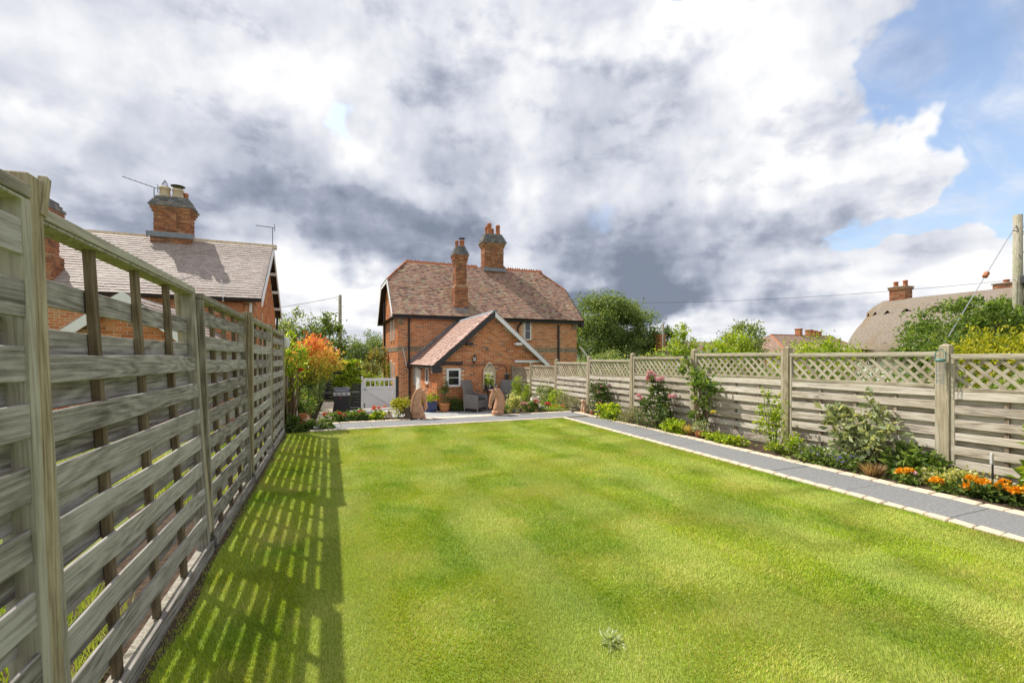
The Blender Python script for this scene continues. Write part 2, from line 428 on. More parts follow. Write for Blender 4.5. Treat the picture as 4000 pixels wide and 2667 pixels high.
plain('slab_grey', (.21, .212, .215), .7, .3, var=.28, scale=45, bump=.2)
plain('slab_patio', (.38, .39, .39), .55, .4, var=.18, scale=3.5, bump=.12)
plain('joint_sand', (.17, .15, .12), .95, .1, var=.2, scale=30)
plain('soil', (.075, .052, .036), .95, .1, var=.5, scale=16, bump=.9)
plain('blue_glaze', (.018, .03, .12), .12, .6, var=.2, scale=5, bump=.02)
plain('cobalt_glaze', (.02, .11, .46), .15, .6, var=.15, scale=5, bump=.02)
plain('wicker', (.20, .19, .185), .7, .3, var=.12, scale=30, bump=.3)
plain('wicker_dark', (.05, .048, .048), .75, .3, var=.2, scale=30, bump=.3)
plain('metal_grey', (.55, .55, .56), .35, .5, 1.0, .1)
plain('steel_dark', (.10, .105, .11), .35, .5, .6, .15)
plain('cable', (.03, .03, .032), .6, .3)
plain('bark', (.14, .105, .075), .95, .1, var=.45, scale=7, bump=.9)
plain('stem_green', (.10, .13, .04), .8, .2, var=.3)
plain('stem_brown', (.16, .11, .065), .9, .15, var=.3)
plain('green_plastic', (.10, .22, .19), .4, .5, var=.1)
plain('pale_plastic', (.62, .62, .6), .4, .4, var=.06)
plain('warn_yellow', (.62, .52, .18), .6, .3, var=.1)
plain('red_paint', (.5, .03, .03), .5, .4)
plain('thatch_dark', (.2, .16, .12), .95, .1, var=.3, scale=6)
material('glass_dark', lambda t: pbsdf(t, (.02, .024, .026), .06, spec=.8))
material('mirror', lambda t: pbsdf(t, (.86, .88, .88), .015, metal=1.0))
material('clear_glass', lambda t: pbsdf(t, (.85, .9, .9), .05, spec=.6, Transmission_Weight=.9))
material('bottle_glass', lambda t: pbsdf(t, (.03, .012, .01), .1, spec=.7))
def _thatch(t):
    v = objvec(t)
    a = noise(t, vmath(t, 'MULTIPLY', v, (6, 6, 1.2)), 3.0, 6, .65).outputs[0]
    b = noise(t, v, .5, 5, .6).outputs[0]
    f = noise(t, vmath(t, 'MULTIPLY', v, (14, 14, 3)), 3.0, 4, .7).outputs[0]
    c = ramp(t, mth(t, 'ADD', mth(t, 'MULTIPLY', a, .6), mth(t, 'MULTIPLY', f, .4)), [(.32, (.13, .105, .08)), (.52, (.26, .22, .18)), (.72, (.39, .34, .28))])
    c = mixc(t, mrange(t, b, .5, .68, 0, .65), c, (.21, .14, .065))
    return pbsdf(t, c, .95, f, .8, .03, .1)
material('thatch', _thatch)
def _lawn(t):
    g = nd(t, 'ShaderNodeNewGeometry').outputs['Position']
    n = noise(t, g, 60, 4, .7).outputs[0]
    c = ramp(t, n, [(.3, (.12, .2, .02)), (.7, (.26, .33, .05))])
    return pbsdf(t, c, .95, n, .8, .01, .1)
material('lawn_base', _lawn)
def _grassblade(t):
    g = nd(t, 'ShaderNodeNewGeometry').outputs['Position']
    r = attr(t)
    c = ramp(t, r, [(0, (.14, .29, .012)), (.3, (.315, .455, .02)), (.65, (.48, .58, .035)), (.88, (.59, .62, .09)), (1, (.72, .64, .28))])
    dry = noise(t, vmath(t, 'MULTIPLY', g, (1, 1, 0)), 1.7, 5, .65).outputs[0]
    c = mixc(t, mrange(t, dry, .48, .69, 0, .6), c, (.66, .58, .2))
    lush = noise(t, vmath(t, 'ADD', g, (13.0, 7.0, 0)), 1.25, 5, .6).outputs[0]
    c = mixc(t, mrange(t, lush, .5, .72, 0, .65), c, (.12, .32, .012))
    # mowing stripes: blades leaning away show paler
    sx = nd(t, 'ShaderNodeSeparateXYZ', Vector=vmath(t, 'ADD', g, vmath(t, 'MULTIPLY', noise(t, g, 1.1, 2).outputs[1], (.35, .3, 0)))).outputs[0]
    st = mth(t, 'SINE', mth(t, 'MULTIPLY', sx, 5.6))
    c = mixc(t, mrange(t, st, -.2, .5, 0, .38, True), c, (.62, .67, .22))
    nm = nd(t, 'ShaderNodeNewGeometry').outputs['Normal']
    nm = vmath(t, 'NORMALIZE', vmath(t, 'ADD', vmath(t, 'MULTIPLY', nm, (.55, .55, .55)), (0, 0, .8)))
    p = pbsdf(t, c, .6, None, spec=.2)
    t.links.new(nm, p.node.inputs['Normal'])
    tr = nd(t, 'ShaderNodeBsdfTranslucent', None, Color=mixc(t, 1.0, c, (1.2, 1.15, .5), 'MULTIPLY')).outputs[0]
    return nd(t, 'ShaderNodeMixShader', None, i0=.35, i1=p, i2=tr).outputs[0]
material('grass', _grassblade)
def _ground(t):
    g = nd(t, 'ShaderNodeNewGeometry').outputs['Position']
    n = noise(t, g, .8, 6, .65).outputs[0]; f = noise(t, g, 12, 4, .7).outputs[0]
    c = ramp(t, mth(t, 'ADD', mth(t, 'MULTIPLY', n, .6), mth(t, 'MULTIPLY', f, .4)), [(.3, (.07, .11, .025)), (.5, (.15, .18, .045)), (.7, (.27, .25, .10))])
    return pbsdf(t, c, .95, f, .6, .03, .1)
material('ground_grass', _ground)
G = lambda a, b, c, d=None: [(0, a), (.45, b), (.85, c), (1, d or c)]
leafmat('leaf_mid', G((.04, .08, .016), (.10, .165, .03), (.17, .24, .05), (.25, .31, .09)))
leafmat('leaf_dark', G((.03, .055, .014), (.065, .11, .025), (.11, .165, .04), (.17, .22, .06)))
leafmat('leaf_far', G((.05, .085, .025), (.115, .17, .045), (.19, .25, .08), (.27, .32, .12)))
leafmat('leaf_pale', G((.07, .11, .035), (.15, .2, .07), (.25, .3, .12), (.38, .42, .2)))
leafmat('leaf_lime', G((.09, .15, .012), (.2, .29, .02), (.34, .42, .03), (.5, .52, .07)), trans=.4)
leafmat('leaf_gold', G((.10, .14, .012), (.24, .27, .018), (.42, .40, .025), (.55, .46, .06)), trans=.4)
leafmat('leaf_silver', G((.09, .12, .06), (.21, .25, .14), (.37, .41, .25), (.5, .5, .3)))
leafmat('leaf_lavender', G((.1, .11, .065), (.2, .21, .13), (.3, .3, .2), (.36, .3, .3)))
leafmat('leaf_brown', G((.13, .08, .04), (.24, .16, .085), (.33, .24, .13), (.3, .25, .12)))
leafmat('leaf_varieg', G((.09, .14, .03), (.42, .42, .14), (.68, .62, .28), (.78, .72, .4)))
leafmat('leaf_photinia', [(0, (.06, .11, .018)), (.28, (.17, .23, .025)), (.5, (.36, .34, .05)), (.68, (.52, .33, .09)), (.88, (.55, .25, .10)), (1, (.42, .09, .05))], trans=.45)
leafmat('leaf_hedge', G((.03, .065, .014), (.10, .17, .025), (.21, .28, .05), (.4, .34, .2)))
leafmat('dry_grass', G((.2, .15, .04), (.38, .29, .1), (.5, .4, .17)))
leafmat('petal_pink', G((.6, .22, .36), (.76, .4, .52), (.85, .58, .66)), trans=.3)
leafmat('petal_coral', G((.68, .12, .1), (.78, .24, .19), (.82, .4, .3)), trans=.3)
leafmat('petal_red', G((.55, .02, .02), (.72, .05, .04), (.78, .12, .08)), trans=.3)
leafmat('petal_magenta', G((.5, .03, .13), (.72, .09, .26), (.8, .28, .45)), trans=.3)
leafmat('petal_orange', G((.7, .2, .005), (.85, .36, .01), (.88, .5, .03)), trans=.3)
leafmat('petal_blue', G((.14, .12, .42), (.25, .22, .6), (.4, .36, .72)), trans=.3)
leafmat('petal_mauve', G((.3, .16, .3), (.45, .28, .42), (.55, .42, .5)), trans=.3)
leafmat('petal_yellow', G((.7, .5, .02), (.85, .68, .05), (.88, .75, .2)), trans=.3)
M = MATS

# ================================================================== THE SETTING
rng = np.random.default_rng(7); pr = random.Random(11)
def sstep(a, b, x):
    t = min(1, max(0, (x - a) / (b - a))); return t * t * (3 - 2 * t)
def ground_z(x, y):
    z = -.02 - .62 * sstep(9.5, 18, y) - .12 * sstep(18, 26, y) + 1.25 * sstep(45, 120, y)
    if x > 6.7:
        z += .04
    if x > 9:
        z += .3 * sstep(9, 40, x) * (1 - sstep(45, 120, y))
    if -.93 < x < 6.68 and y > 10.3 and y < 32:
        z = min(z, -.95)
    return z
gx = [-1500, -400, -150, -60, -30, -16, -10, -6, -4, -3, -2, -1.4, -1.0, -.94, -.9, -.4, .5, 1.5, 2.5, 3.5, 4.5, 5.5, 6.2, 6.6, 6.72, 6.8, 7.4, 8.2, 9, 11, 14, 18, 24, 32, 45, 70, 120, 300, 800, 1500]
gy = [-60, -20, -8, -4, -2, -1, 0, 1, 2, 3, 4, 5, 6, 7, 8, 9, 9.8, 10.25, 10.35, 11, 12, 13, 14, 15, 16, 17, 18, 19, 20, 22, 24, 27, 30, 31.8, 32.2, 36, 40, 50, 60, 75, 90, 105, 120, 180, 400, 900, 1800]
gm = MB(); gm.v = [(x, y, ground_z(x, y)) for y in gy for x in gx]
nx = len(gx); gm.f = [(j * nx + i, j * nx + i + 1, (j + 1) * nx + i + 1, (j + 1) * nx + i) for j in range(len(gy) - 1) for i in range(nx - 1)]
struct(gm.build('ground', M['ground_grass'], smooth=True))

# ---- lawn: a sheet with a soil strip, and the blades standing on it
def path_in(y):
    return 5.09 + (y - 1.9) * .027          # lawn side of the path
def path_out(y):
    return 5.78 + (y - 2.0) * .030 if y < 7.5 else 5.945 + (y - 7.5) * .005
lm = MB(); ys = [-6, -3, 0, 2, 4, 6, 8, 9.66]
lm.v = [(x, y, .0) for y in ys for x in (-.80, path_in(y) - .1)]
lm.f = [(2 * i, 2 * i + 1, 2 * i + 3, 2 * i + 2) for i in range(len(ys) - 1)]
struct(lm.build('lawn', M['lawn_base']))
def vnoise(x, y, f, seed):
    r = np.random.default_rng(seed); g = r.random((64, 64))
    xi = x * f; yi = y * f; x0 = np.floor(xi).astype(int); y0 = np.floor(yi).astype(int); a = xi - x0; b = yi - y0
    a = a * a * (3 - 2 * a); b = b * b * (3 - 2 * b)
    G_ = lambda i, j: g[i % 64, j % 64]
    return (G_(x0, y0) * (1 - a) + G_(x0 + 1, y0) * a) * (1 - b) + (G_(x0, y0 + 1) * (1 - a) + G_(x0 + 1, y0 + 1) * a) * b
def blades(name, n, sample, hmin, hmax, wd, seed, mat='grass', lean=.7, zf=None, rmul=1.0):
    r = np.random.default_rng(seed)
    x, y = sample(r, n); n = len(x)
    dep = np.clip(.373 * x + .928 * y, .8, 20)
    cl = vnoise(x, y, 3.0, seed) * .5 + vnoise(x, y, 9.0, seed + 1) * .5
    h = (hmin + (hmax - hmin) * r.random(n)) * (.6 + .8 * cl)
    wv = wd * (.7 + .22 * dep) * (.6 + .8 * r.random(n))
    th = r.random(n) * 2 * np.pi
    la = lean * (.25 + .75 * r.random(n)) * h; lth = 2 * np.pi * vnoise(x, y, 1.6, seed + 2) * 1.5 + r.normal(0, .9, n)
    z = np.zeros(n) if zf is None else zf(x, y)
    P = np.stack([x, y, z], 1); side = np.stack([np.cos(th), np.sin(th), np.zeros(n)], 1) * wv[:, None] / 2
    tip = P + np.stack([np.cos(lth) * la, np.sin(lth) * la, h], 1)
    V = np.stack([P - side, P + side, tip], 1).reshape(-1, 3)
    rnd = np.clip((r.random(n) * .75 + (vnoise(x, y, 2.2, seed + 5) - .5) * .5 + .12) * rmul, 0, 1)
    rnd = np.where(r.random(n) < .05, 1.0, rnd)
    return stuff(put(name, raw_mesh(name, V, tris=np.arange(3 * n).reshape(-1, 3), rnd=rnd), M[mat]))
def lawn_sample(r, n):
    x = r.uniform(-.80, 5.25, n * 3); y = r.uniform(-1.0, 9.66, n * 3)
    dep = .373 * x + .928 * y
    lat = (x * .928 - y * .373) / np.maximum(dep, .2)
    seen = (dep > 1.75) & (np.abs(lat) < 1.3)
    p = np.where(seen, np.clip((2.6 / np.maximum(dep, 2.2)) ** 1.25, .16, 1), .03)
    edge = np.clip((x + .80) / .14, .15, 1)                       # thin, trodden grass by the fence
    bare = np.where((x < -.45) & (vnoise(x, y, 2.5, 91) > .6), .55, 1.0)
    k = (r.random(n * 3) < p * edge * bare) & (x < 5.09 + (y - 1.9) * .027 - .09)
    return x[k], y[k]
g_ = blades('grass', 900000, lawn_sample, .008, .021, .003, 3)
g_['label'] = 'short mown lawn grass in yellow green stripes'
def verge_sample(r, n):
    x = -.95 - r.random(n) ** 1.5 * 3.5; y = r.uniform(.2, 11, n)
    k = vnoise(x, y, 1.3, 55) > .38
    return x[k], y[k]
g2 = blades('verge_grass', 90000, verge_sample, .03, .12, .006, 5, zf=lambda x, y: np.full(len(x), -.02))
g2['label'] = 'taller grass growing behind the slatted fence'
# bare soil under the fence foot
sm = MB(); sm.v = []
for i in range(40):
    y = -3 + i * .33
    sm.v += [(-1.75 + .2 * pr.random(), y, .002 - .012), (-.80, y, .006), (-.76 + .05 * pr.random(), y, .003)]
sm.f = [(3 * i + a, 3 * i + a + 1, 3 * i + a + 4, 3 * i + a + 3) for i in range(39) for a in (0, 1)]
struct(sm.build('soil_strip', M['soil']))
struct(MB().prism([(path_out(-4) + .14, -4), (6.75, -4), (6.75, 11.0), (path_out(10.7) + .14, 11.0), (path_out(7.5) + .14, 7.5)], 'z', -.3, .02).build('border_soil', M['soil']))

# ---- path of grey slabs with sandstone edging
path = struct(MB().add([(path_in(-5) - .1, -5, .004), (path_out(-5) + .12, -5, .004), (path_out(9.7) + .12, 9.7, .004), (path_out(9.7) + .12, 10.64, .004), (-.4, 10.64, .004), (-.4, 9.64, .004), (path_in(9.64) - .1, 9.64, .004)],
     [(0, 1, 2, 6), (6, 2, 3, 4, 5)]).build('path', M['joint_sand']))
def slab_obj(name, parent, mat, x0, x1, y0, y1, z, t=.03, skew=None):
    a, b = (x0, x1) if skew is None else (0, 0)
    m = MB()
    if skew is None:
        m.box(x0, x1, y0, y1, z - t, z)
    else:
        p = [(skew[0](y0), y0), (skew[1](y0), y0), (skew[1](y1), y1), (skew[0](y1), y1)]
        m.prism(p, 'z', z - t, z)
    return m.build(name, M[mat], parent, bevel=.004)
y = -4.0
while y < 9.5:
    y1 = min(y + .9, 9.74)
    slab_obj('paving_slab', path, 'slab_grey', 0, 0, y + .003, y1 - .003, .018 + pr.uniform(-.002, .002), skew=(lambda q: path_in(q) + .004, lambda q: path_out(q) - .004))
    y = y1
x = -.36
while x < 5.9:
    x1 = min(x + .6, 5.94)
    slab_obj('paving_slab', path, 'slab_grey', x + .003, x1 - .003, 9.76, 10.61, .018 + pr.uniform(-.002, .002)); x = x1
def edging(x0, y0, x1, y1, wd, L):
    v = Vector((x1 - x0, y1 - y0, 0)); n = int(v.length / L); d = v.normalized(); a = math.atan2(d.y, d.x)
    for i in range(n):
        c = Vector((x0, y0, 0)) + d * (i + .5) * v.length / n
        o = put('edging_stone', EDGE[(pr.randrange(4), wd)], M['sandstone'], path, (c.x + pr.uniform(-.005, .005), c.y + pr.uniform(-.004, .004), .0), (pr.uniform(-.03, .03), pr.uniform(-.03, .03), a + pr.uniform(-.05, .05)))
        o.scale = (v.length / n / L * pr.uniform(.93, .99), 1, 1)
EDGE = {}
for wd in (.085, .14):
    for k in range(4):
        m = MB(); L = .17 if wd < .1 else .185
        m.box(-L / 2, L / 2, -wd / 2, wd / 2, -.05, .026)
        m.v = [(a + pr.uniform(-.006, .006), b + pr.uniform(-.006, .006), c + pr.uniform(-.003, .003)) for a, b, c in m.v]
        me = m.mesh('edging_stone', .008); me.materials.append(M['sandstone']); EDGE[(k, wd)] = me
edging(path_in(-1) - .05, -1, path_in(9.66) - .05, 9.66, .085, .17)
edging(-.36, 9.70, path_in(9.7) - .02, 9.70, .085, .17)
edging(path_out(-1) + .075, -1, path_out(7.5) + .075, 7.5, .14, .185)
edging(path_out(7.5) + .075, 7.5, path_out(10.5) + .075, 10.5, .14, .185)
edging(-.36, 10.70, 1.75, 10.70, .14, .185)
edging(4.15, 10.70, 6.0, 10.70, .14, .185)

# ---- patio, one step-flight lower
def patio_z(x, y):
    return -.5 - .24 * sstep(16.6, 21.6, y) if x < 3.7 else -.5
pm = MB(); pxs = [-.1, 3.66, 3.67, 6.7]; pys = [10.9, 16.6, 17.6, 18.6, 19.6, 20.6, 21.6, 23.5]
pm.v = [(x, y, patio_z(x, y) - .03) for y in pys for x in pxs]
pm.f = [(j * 4 + i, j * 4 + i + 1, j * 4 + i + 5, j * 4 + i + 4) for j in range(len(pys) - 1) for i in range(3)]
patio = struct(pm.build('patio', M['joint_sand']))
for j in range(12):
    for i in range(11):
        x0, y0 = -.05 + i * .6, 11.3 + j * .88
        if y0 > 16 and x0 > 3.3:
            continue
        if y0 + .88 > 16.6 and x0 + .6 > 3.7:
            continue
        za, zb = patio_z(x0, y0), patio_z(x0, y0 + .88)
        m = MB().add([(x0 + .003, y0 + .003, za), (x0 + .597, y0 + .003, za), (x0 + .597, y0 + .877, zb), (x0 + .003, y0 + .877, zb)] +
                     [(x0 + .003, y0 + .003, za - .04), (x0 + .597, y0 + .003, za - .04), (x0 + .597, y0 + .877, zb - .04), (x0 + .003, y0 + .877, zb - .04)],
                     [(0, 1, 2, 3), (7, 6, 5, 4), (0, 4, 5, 1), (1, 5, 6, 2), (2, 6, 7, 3), (3, 7, 4, 0)])
        m.build('paving_slab', M['slab_patio'], patio)
# steps down between the horse heads
st = thing('garden_steps', 'sandstone edged steps leading down from the path between two horse heads', 'steps', (2.95, 10.8, -.5))
MB().box(-.95, .95, -.17, .10, 0, .515).build('coping_stone', M['sandstone'], st, bevel=.008)
MB().box(-.95, .95, .105, .40, 0, .33).build('tread', M['sandstone'], st, bevel=.008)
MB().box(-.95, .95, .405, .70, 0, .16).build('tread', M['sandstone'], st, bevel=.008)
# raised beds and their low walls
def bed(name, label, x0, x1, y0, y1, zt, zb, wall_sides):
    t = thing(name, label, 'flower bed', ((x0 + x1) / 2, (y0 + y1) / 2, zb))
    cx, cy = (x0 + x1) / 2, (y0 + y1) / 2
    MB().box(x0 - cx, x1 - cx, y0 - cy, y1 - cy, 0, zt - zb).build('soil', M['soil'], t)
    return t
bed('front_flower_bed', 'narrow geranium bed beside the black barbecue and left horse head', -.36, 1.95, 10.78, 11.25, .02, -.55, '')
bed('front_flower_bed', 'narrow mixed flower bed beside the head bowing horse statue', 3.98, 6.1, 10.78, 11.15, .02, -.55, '')
bed('side_flower_bed', 'leafy raised bed along the fence behind the terracotta urn', -.93, -.27, 9.75, 17.2, -.06, -.8, '')
bed('side_flower_bed', 'raised bed behind the low brick wall with white stone', 6.22, 6.56, 11.0, 16.4, -.12, -.8, '')
def low_wall(label, x0, y0, x1, y1, face, ztop, zb, cw):
    """brick wall with sandstone coping; face = outward normal x sign"""
    t = thing('low_wall', label, 'wall', (x0, y0, zb))
    d = Vector((x1 - x0, y1 - y0, 0)); L = d.length; d.normalize(); n = Vector((d.y, -d.x, 0)) * face
    wall = MB().add([], []).prism([(x0 - x0, 0), (d.x * L, d.y * L), (d.x * L - n.x * .2, d.y * L - n.y * .2), (-n.x * .2, -n.y * .2)], 'z', 0, ztop - zb - .05).build('wall_core', M['mortar'], t)
    it = []; r = random.Random(3)
    brick_face(it, Vector((x0, y0, zb)), d, n, L, ztop - zb - .05, None, rng=r)
    pieces(t, 'brick', it, M['brick'], 60, 5)
    k = int(L / .5)
    for i in range(k):
        a, b = i * L / k + .003, (i + 1) * L / k - .003
        q = [d * a + n * .06, d * b + n * .06, d * b - n * (cw - .06), d * a - n * (cw - .06)]
        MB().prism([(p.x, p.y) for p in q], 'z', ztop - zb - .05 + .002, ztop - zb + pr.uniform(-.004, .004)).build('coping_stone', M['sandstone'], t, bevel=.008)
low_wall('low brick wall with long sandstone coping beside the black barbecue', -.02, 11.3, .10, 16.9, 1, -.03, -.55, .34)
low_wall('low brick wall with sandstone coping carrying a white stone block', 6.02, 11.2, 6.22, 14.0, -1, -.03, -.55, .34)

# ================================================================== FENCES
def slat_mesh(L, hgt, th, seed, warp=.004):
    r = random.Random(seed); m = MB(); n = 10
    ph = [r.uniform(0, 6) for _ in range(4)]; am = [r.uniform(.3, 1) * warp for _ in range(4)]
    for i in range(n + 1):
        x = L * i / n; q = i / n * 6.28
        dy = am[0] * math.sin(q * 1.0 + ph[0]) + am[1] * .5 * math.sin(q * 2 + ph[1])
        t0 = am[2] * math.sin(q * .8 + ph[2]); t1 = am[3] * math.sin(q * 1.1 + ph[3]) * .7
        c = .003
        for yy, zz in ((-th / 2, -hgt / 2 + c + t0), (-th / 2, hgt / 2 - c + t1), (-th / 2 + c, hgt / 2 + t1), (th / 2 - c, hgt / 2 + t1), (th / 2, hgt / 2 - c + t1), (th / 2, -hgt / 2 + c + t0), (th / 2 - c, -hgt / 2 + t0), (-th / 2 + c, -hgt / 2 + t0)):
            m.v.append((x, yy + dy, zz))
    m.f = [(8 * i + k, 8 * i + (k + 1) % 8, 8 * (i + 1) + (k + 1) % 8, 8 * (i + 1) + k) for i in range(n) for k in range(8)]
    m.f += [tuple(range(7, -1, -1)), tuple(8 * n + k for k in range(8))]
    return m.mesh('slat')
def ring(m, L, z0, z1, sw, rw, hd):
    """rectangular panel frame as one closed ring"""
    o_ = [(0, z0), (L, z0), (L, z1), (0, z1)]; i_ = [(sw, z0 + rw), (L - sw, z0 + rw), (L - sw, z1 - rw), (sw, z1 - rw)]
    vs = [(x, y, z) for y in (-hd, hd) for q in (o_, i_) for x, z in q]
    fs = []
    for k in range(4):
        j = (k + 1) % 4
        fs += [(k, j, 4 + j, 4 + k), (8 + k, 12 + k, 12 + j, 8 + j), (k, 8 + k, 8 + j, j), (4 + k, 4 + j, 12 + j, 12 + k)]
    return m.add(vs, fs)
def post_mesh(hgt, wd, cap=False):
    m = MB(); n = 6
    # built along local X so the grain runs up the post, then stood upright by rotation
    if cap:
        m.box(0, hgt - .045, -wd / 2, wd / 2, -wd / 2, wd / 2)
        h = wd / 2; x = hgt - .045
        m.add([(x + .001, -h, -h), (x + .001, h, -h), (x + .001, h, h), (x + .001, -h, h), (x + .012, -h, -h), (x + .012, h, -h), (x + .012, h, h), (x + .012, -h, h), (hgt, 0, 0)],
              [(3, 2, 1, 0), (0, 1, 5, 4), (1, 2, 6, 5), (2, 3, 7, 6), (3, 0, 4, 7), (4, 5, 8), (5, 6, 8), (6, 7, 8), (7, 4, 8)])
    else:
        m.box(0, hgt, -wd / 2, wd / 2, -wd / 2, wd / 2)
    return m.mesh('post', .004)
def board(name, parent, mat, p0, p1, wd, dp, up=(0, 0, 1), bevel=.002):
    """a straight timber with its grain along it (local X); wd across, dp along 'up'"""
    p0, p1 = Vector(p0), Vector(p1); d = (p1 - p0); L = d.length; d.normalize(); up = Vector(up)
    z = (up - d * up.dot(d)).normalized(); y = z.cross(d)
    me = MB().box(0, L, -wd / 2, wd / 2, -dp / 2, dp / 2).mesh(name, bevel)
    o = put(name, me, M[mat], parent)
    m = Matrix((d, y, z)).transposed().to_4x4(); m.translation = p0
    o.matrix_local = m
    return o
# ---- left: tall hit-and-miss fence
FX = -.85
lf = thing('slatted_fence', 'tall weathered grey hit and miss slatted fence casting stripes on lawn', 'fence', (FX, 0, 0))
PY = [.02, 1.945, 4.0, 5.96, 7.9, 9.82]; LEAN = [2.0, 2.0, 4.2, .4, 0, 0]; PH = [2.02, 2.02, 1.97, 1.96, 1.95, 1.94]
SL = {k: slat_mesh(1.84, .1025, .015, k, .006) for k in range(7)}
for me in SL.values():
    me.materials.append(M['wood_slat'])
for i, (y, ln, ph) in enumerate(zip(PY, LEAN, PH)):
    o = put('post', post_mesh(ph + .05, .078 if i == 1 else .092), M['wood_post'], lf, (0, y, -.05), (0, R(-90), 0))
    o.rotation_euler = (Matrix.Rotation(R(-ln), 3, 'Y') @ Matrix.Rotation(R(-90), 3, 'Y')).to_euler()
    if i in (2, 3, 4):
        s_ = MB().box(-.046, .046, -.046, .046, -.02, .13).box(-.07, .07, -.075, .075, -.02, .012).build('post_socket', M['black_paint'], lf, (0, y, 0), (0, R(-ln), 0), bevel=.003)
        MB().tube([(.04, -.05, .09), (.06, -.05, .09)], .012, 6).build('bolt', M['steel_dark'], s_)
# the split top of the nearest post
for a in ((.03, -.02, .035, .024),):
    board('split_splinter', lf, 'wood_post', (-.065 + a[0], 1.945 + .03, 1.90), (-.07 + a[2], 1.945 + .045 + a[1] * -.6, 2.035), a[3], .03)
for i in range(5):
    y0, y1 = PY[i] + .042, PY[i + 1] - .042; L = y1 - y0; ln = (LEAN[i] + LEAN[i + 1]) / 2
    top = (PH[i] + PH[i + 1]) / 2 - .055
    fr = MB()
    ring(fr, L, .03, top - .035, .042, .012, .042)
    frame = fr.build('panel_frame', M['wood_rail_v'], lf, (0, y0, 0), (R(0), 0, 0), bevel=.003)
    frame.rotation_euler = (Matrix.Rotation(R(-ln), 3, 'Y') @ Matrix.Rotation(R(90), 3, 'Z')).to_euler()
    o = put('top_rail', MB().box(0, L, -.045, .045, -.02, .022).mesh('top_rail', .003), M['wood_rail'], frame, (0, 0, top - .012))
    r = random.Random(40 + i)
    nb = 3
    for k in range(nb):
        xb = L * (k + 1) / (nb + 1) + r.uniform(-.015, .015)
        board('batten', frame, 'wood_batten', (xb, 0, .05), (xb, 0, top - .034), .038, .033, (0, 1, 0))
    for k in range(2 if i == 1 else 0, 10):
        zc = top - .165 - .191 * k
        if zc < .06:
            continue
        o = put('slat', SL[r.randrange(7)], None, frame, (r.uniform(.0, .004), -.0242, zc + r.uniform(-.006, .006)), (0, r.uniform(-.004, .004), 0)); o.scale = (L / 1.845, 1, r.uniform(.96, 1.05))
    for k in range(1 if i == 1 else 2, 10):
        zc = top - .165 - .191 * k + .0955
        if zc < .10:
            continue
        o = put('slat', SL[r.randrange(7)], None, frame, (r.uniform(.0, .004), .0242, zc + r.uniform(-.008, .008)), (0, r.uniform(-.004, .004), 0)); o.scale = (L / 1.845, 1, r.uniform(.96, 1.05))
    board('bottom_board', frame, 'wood_slat', (0.0, -.053, .045), (L, -.053, .04), .02, .085)
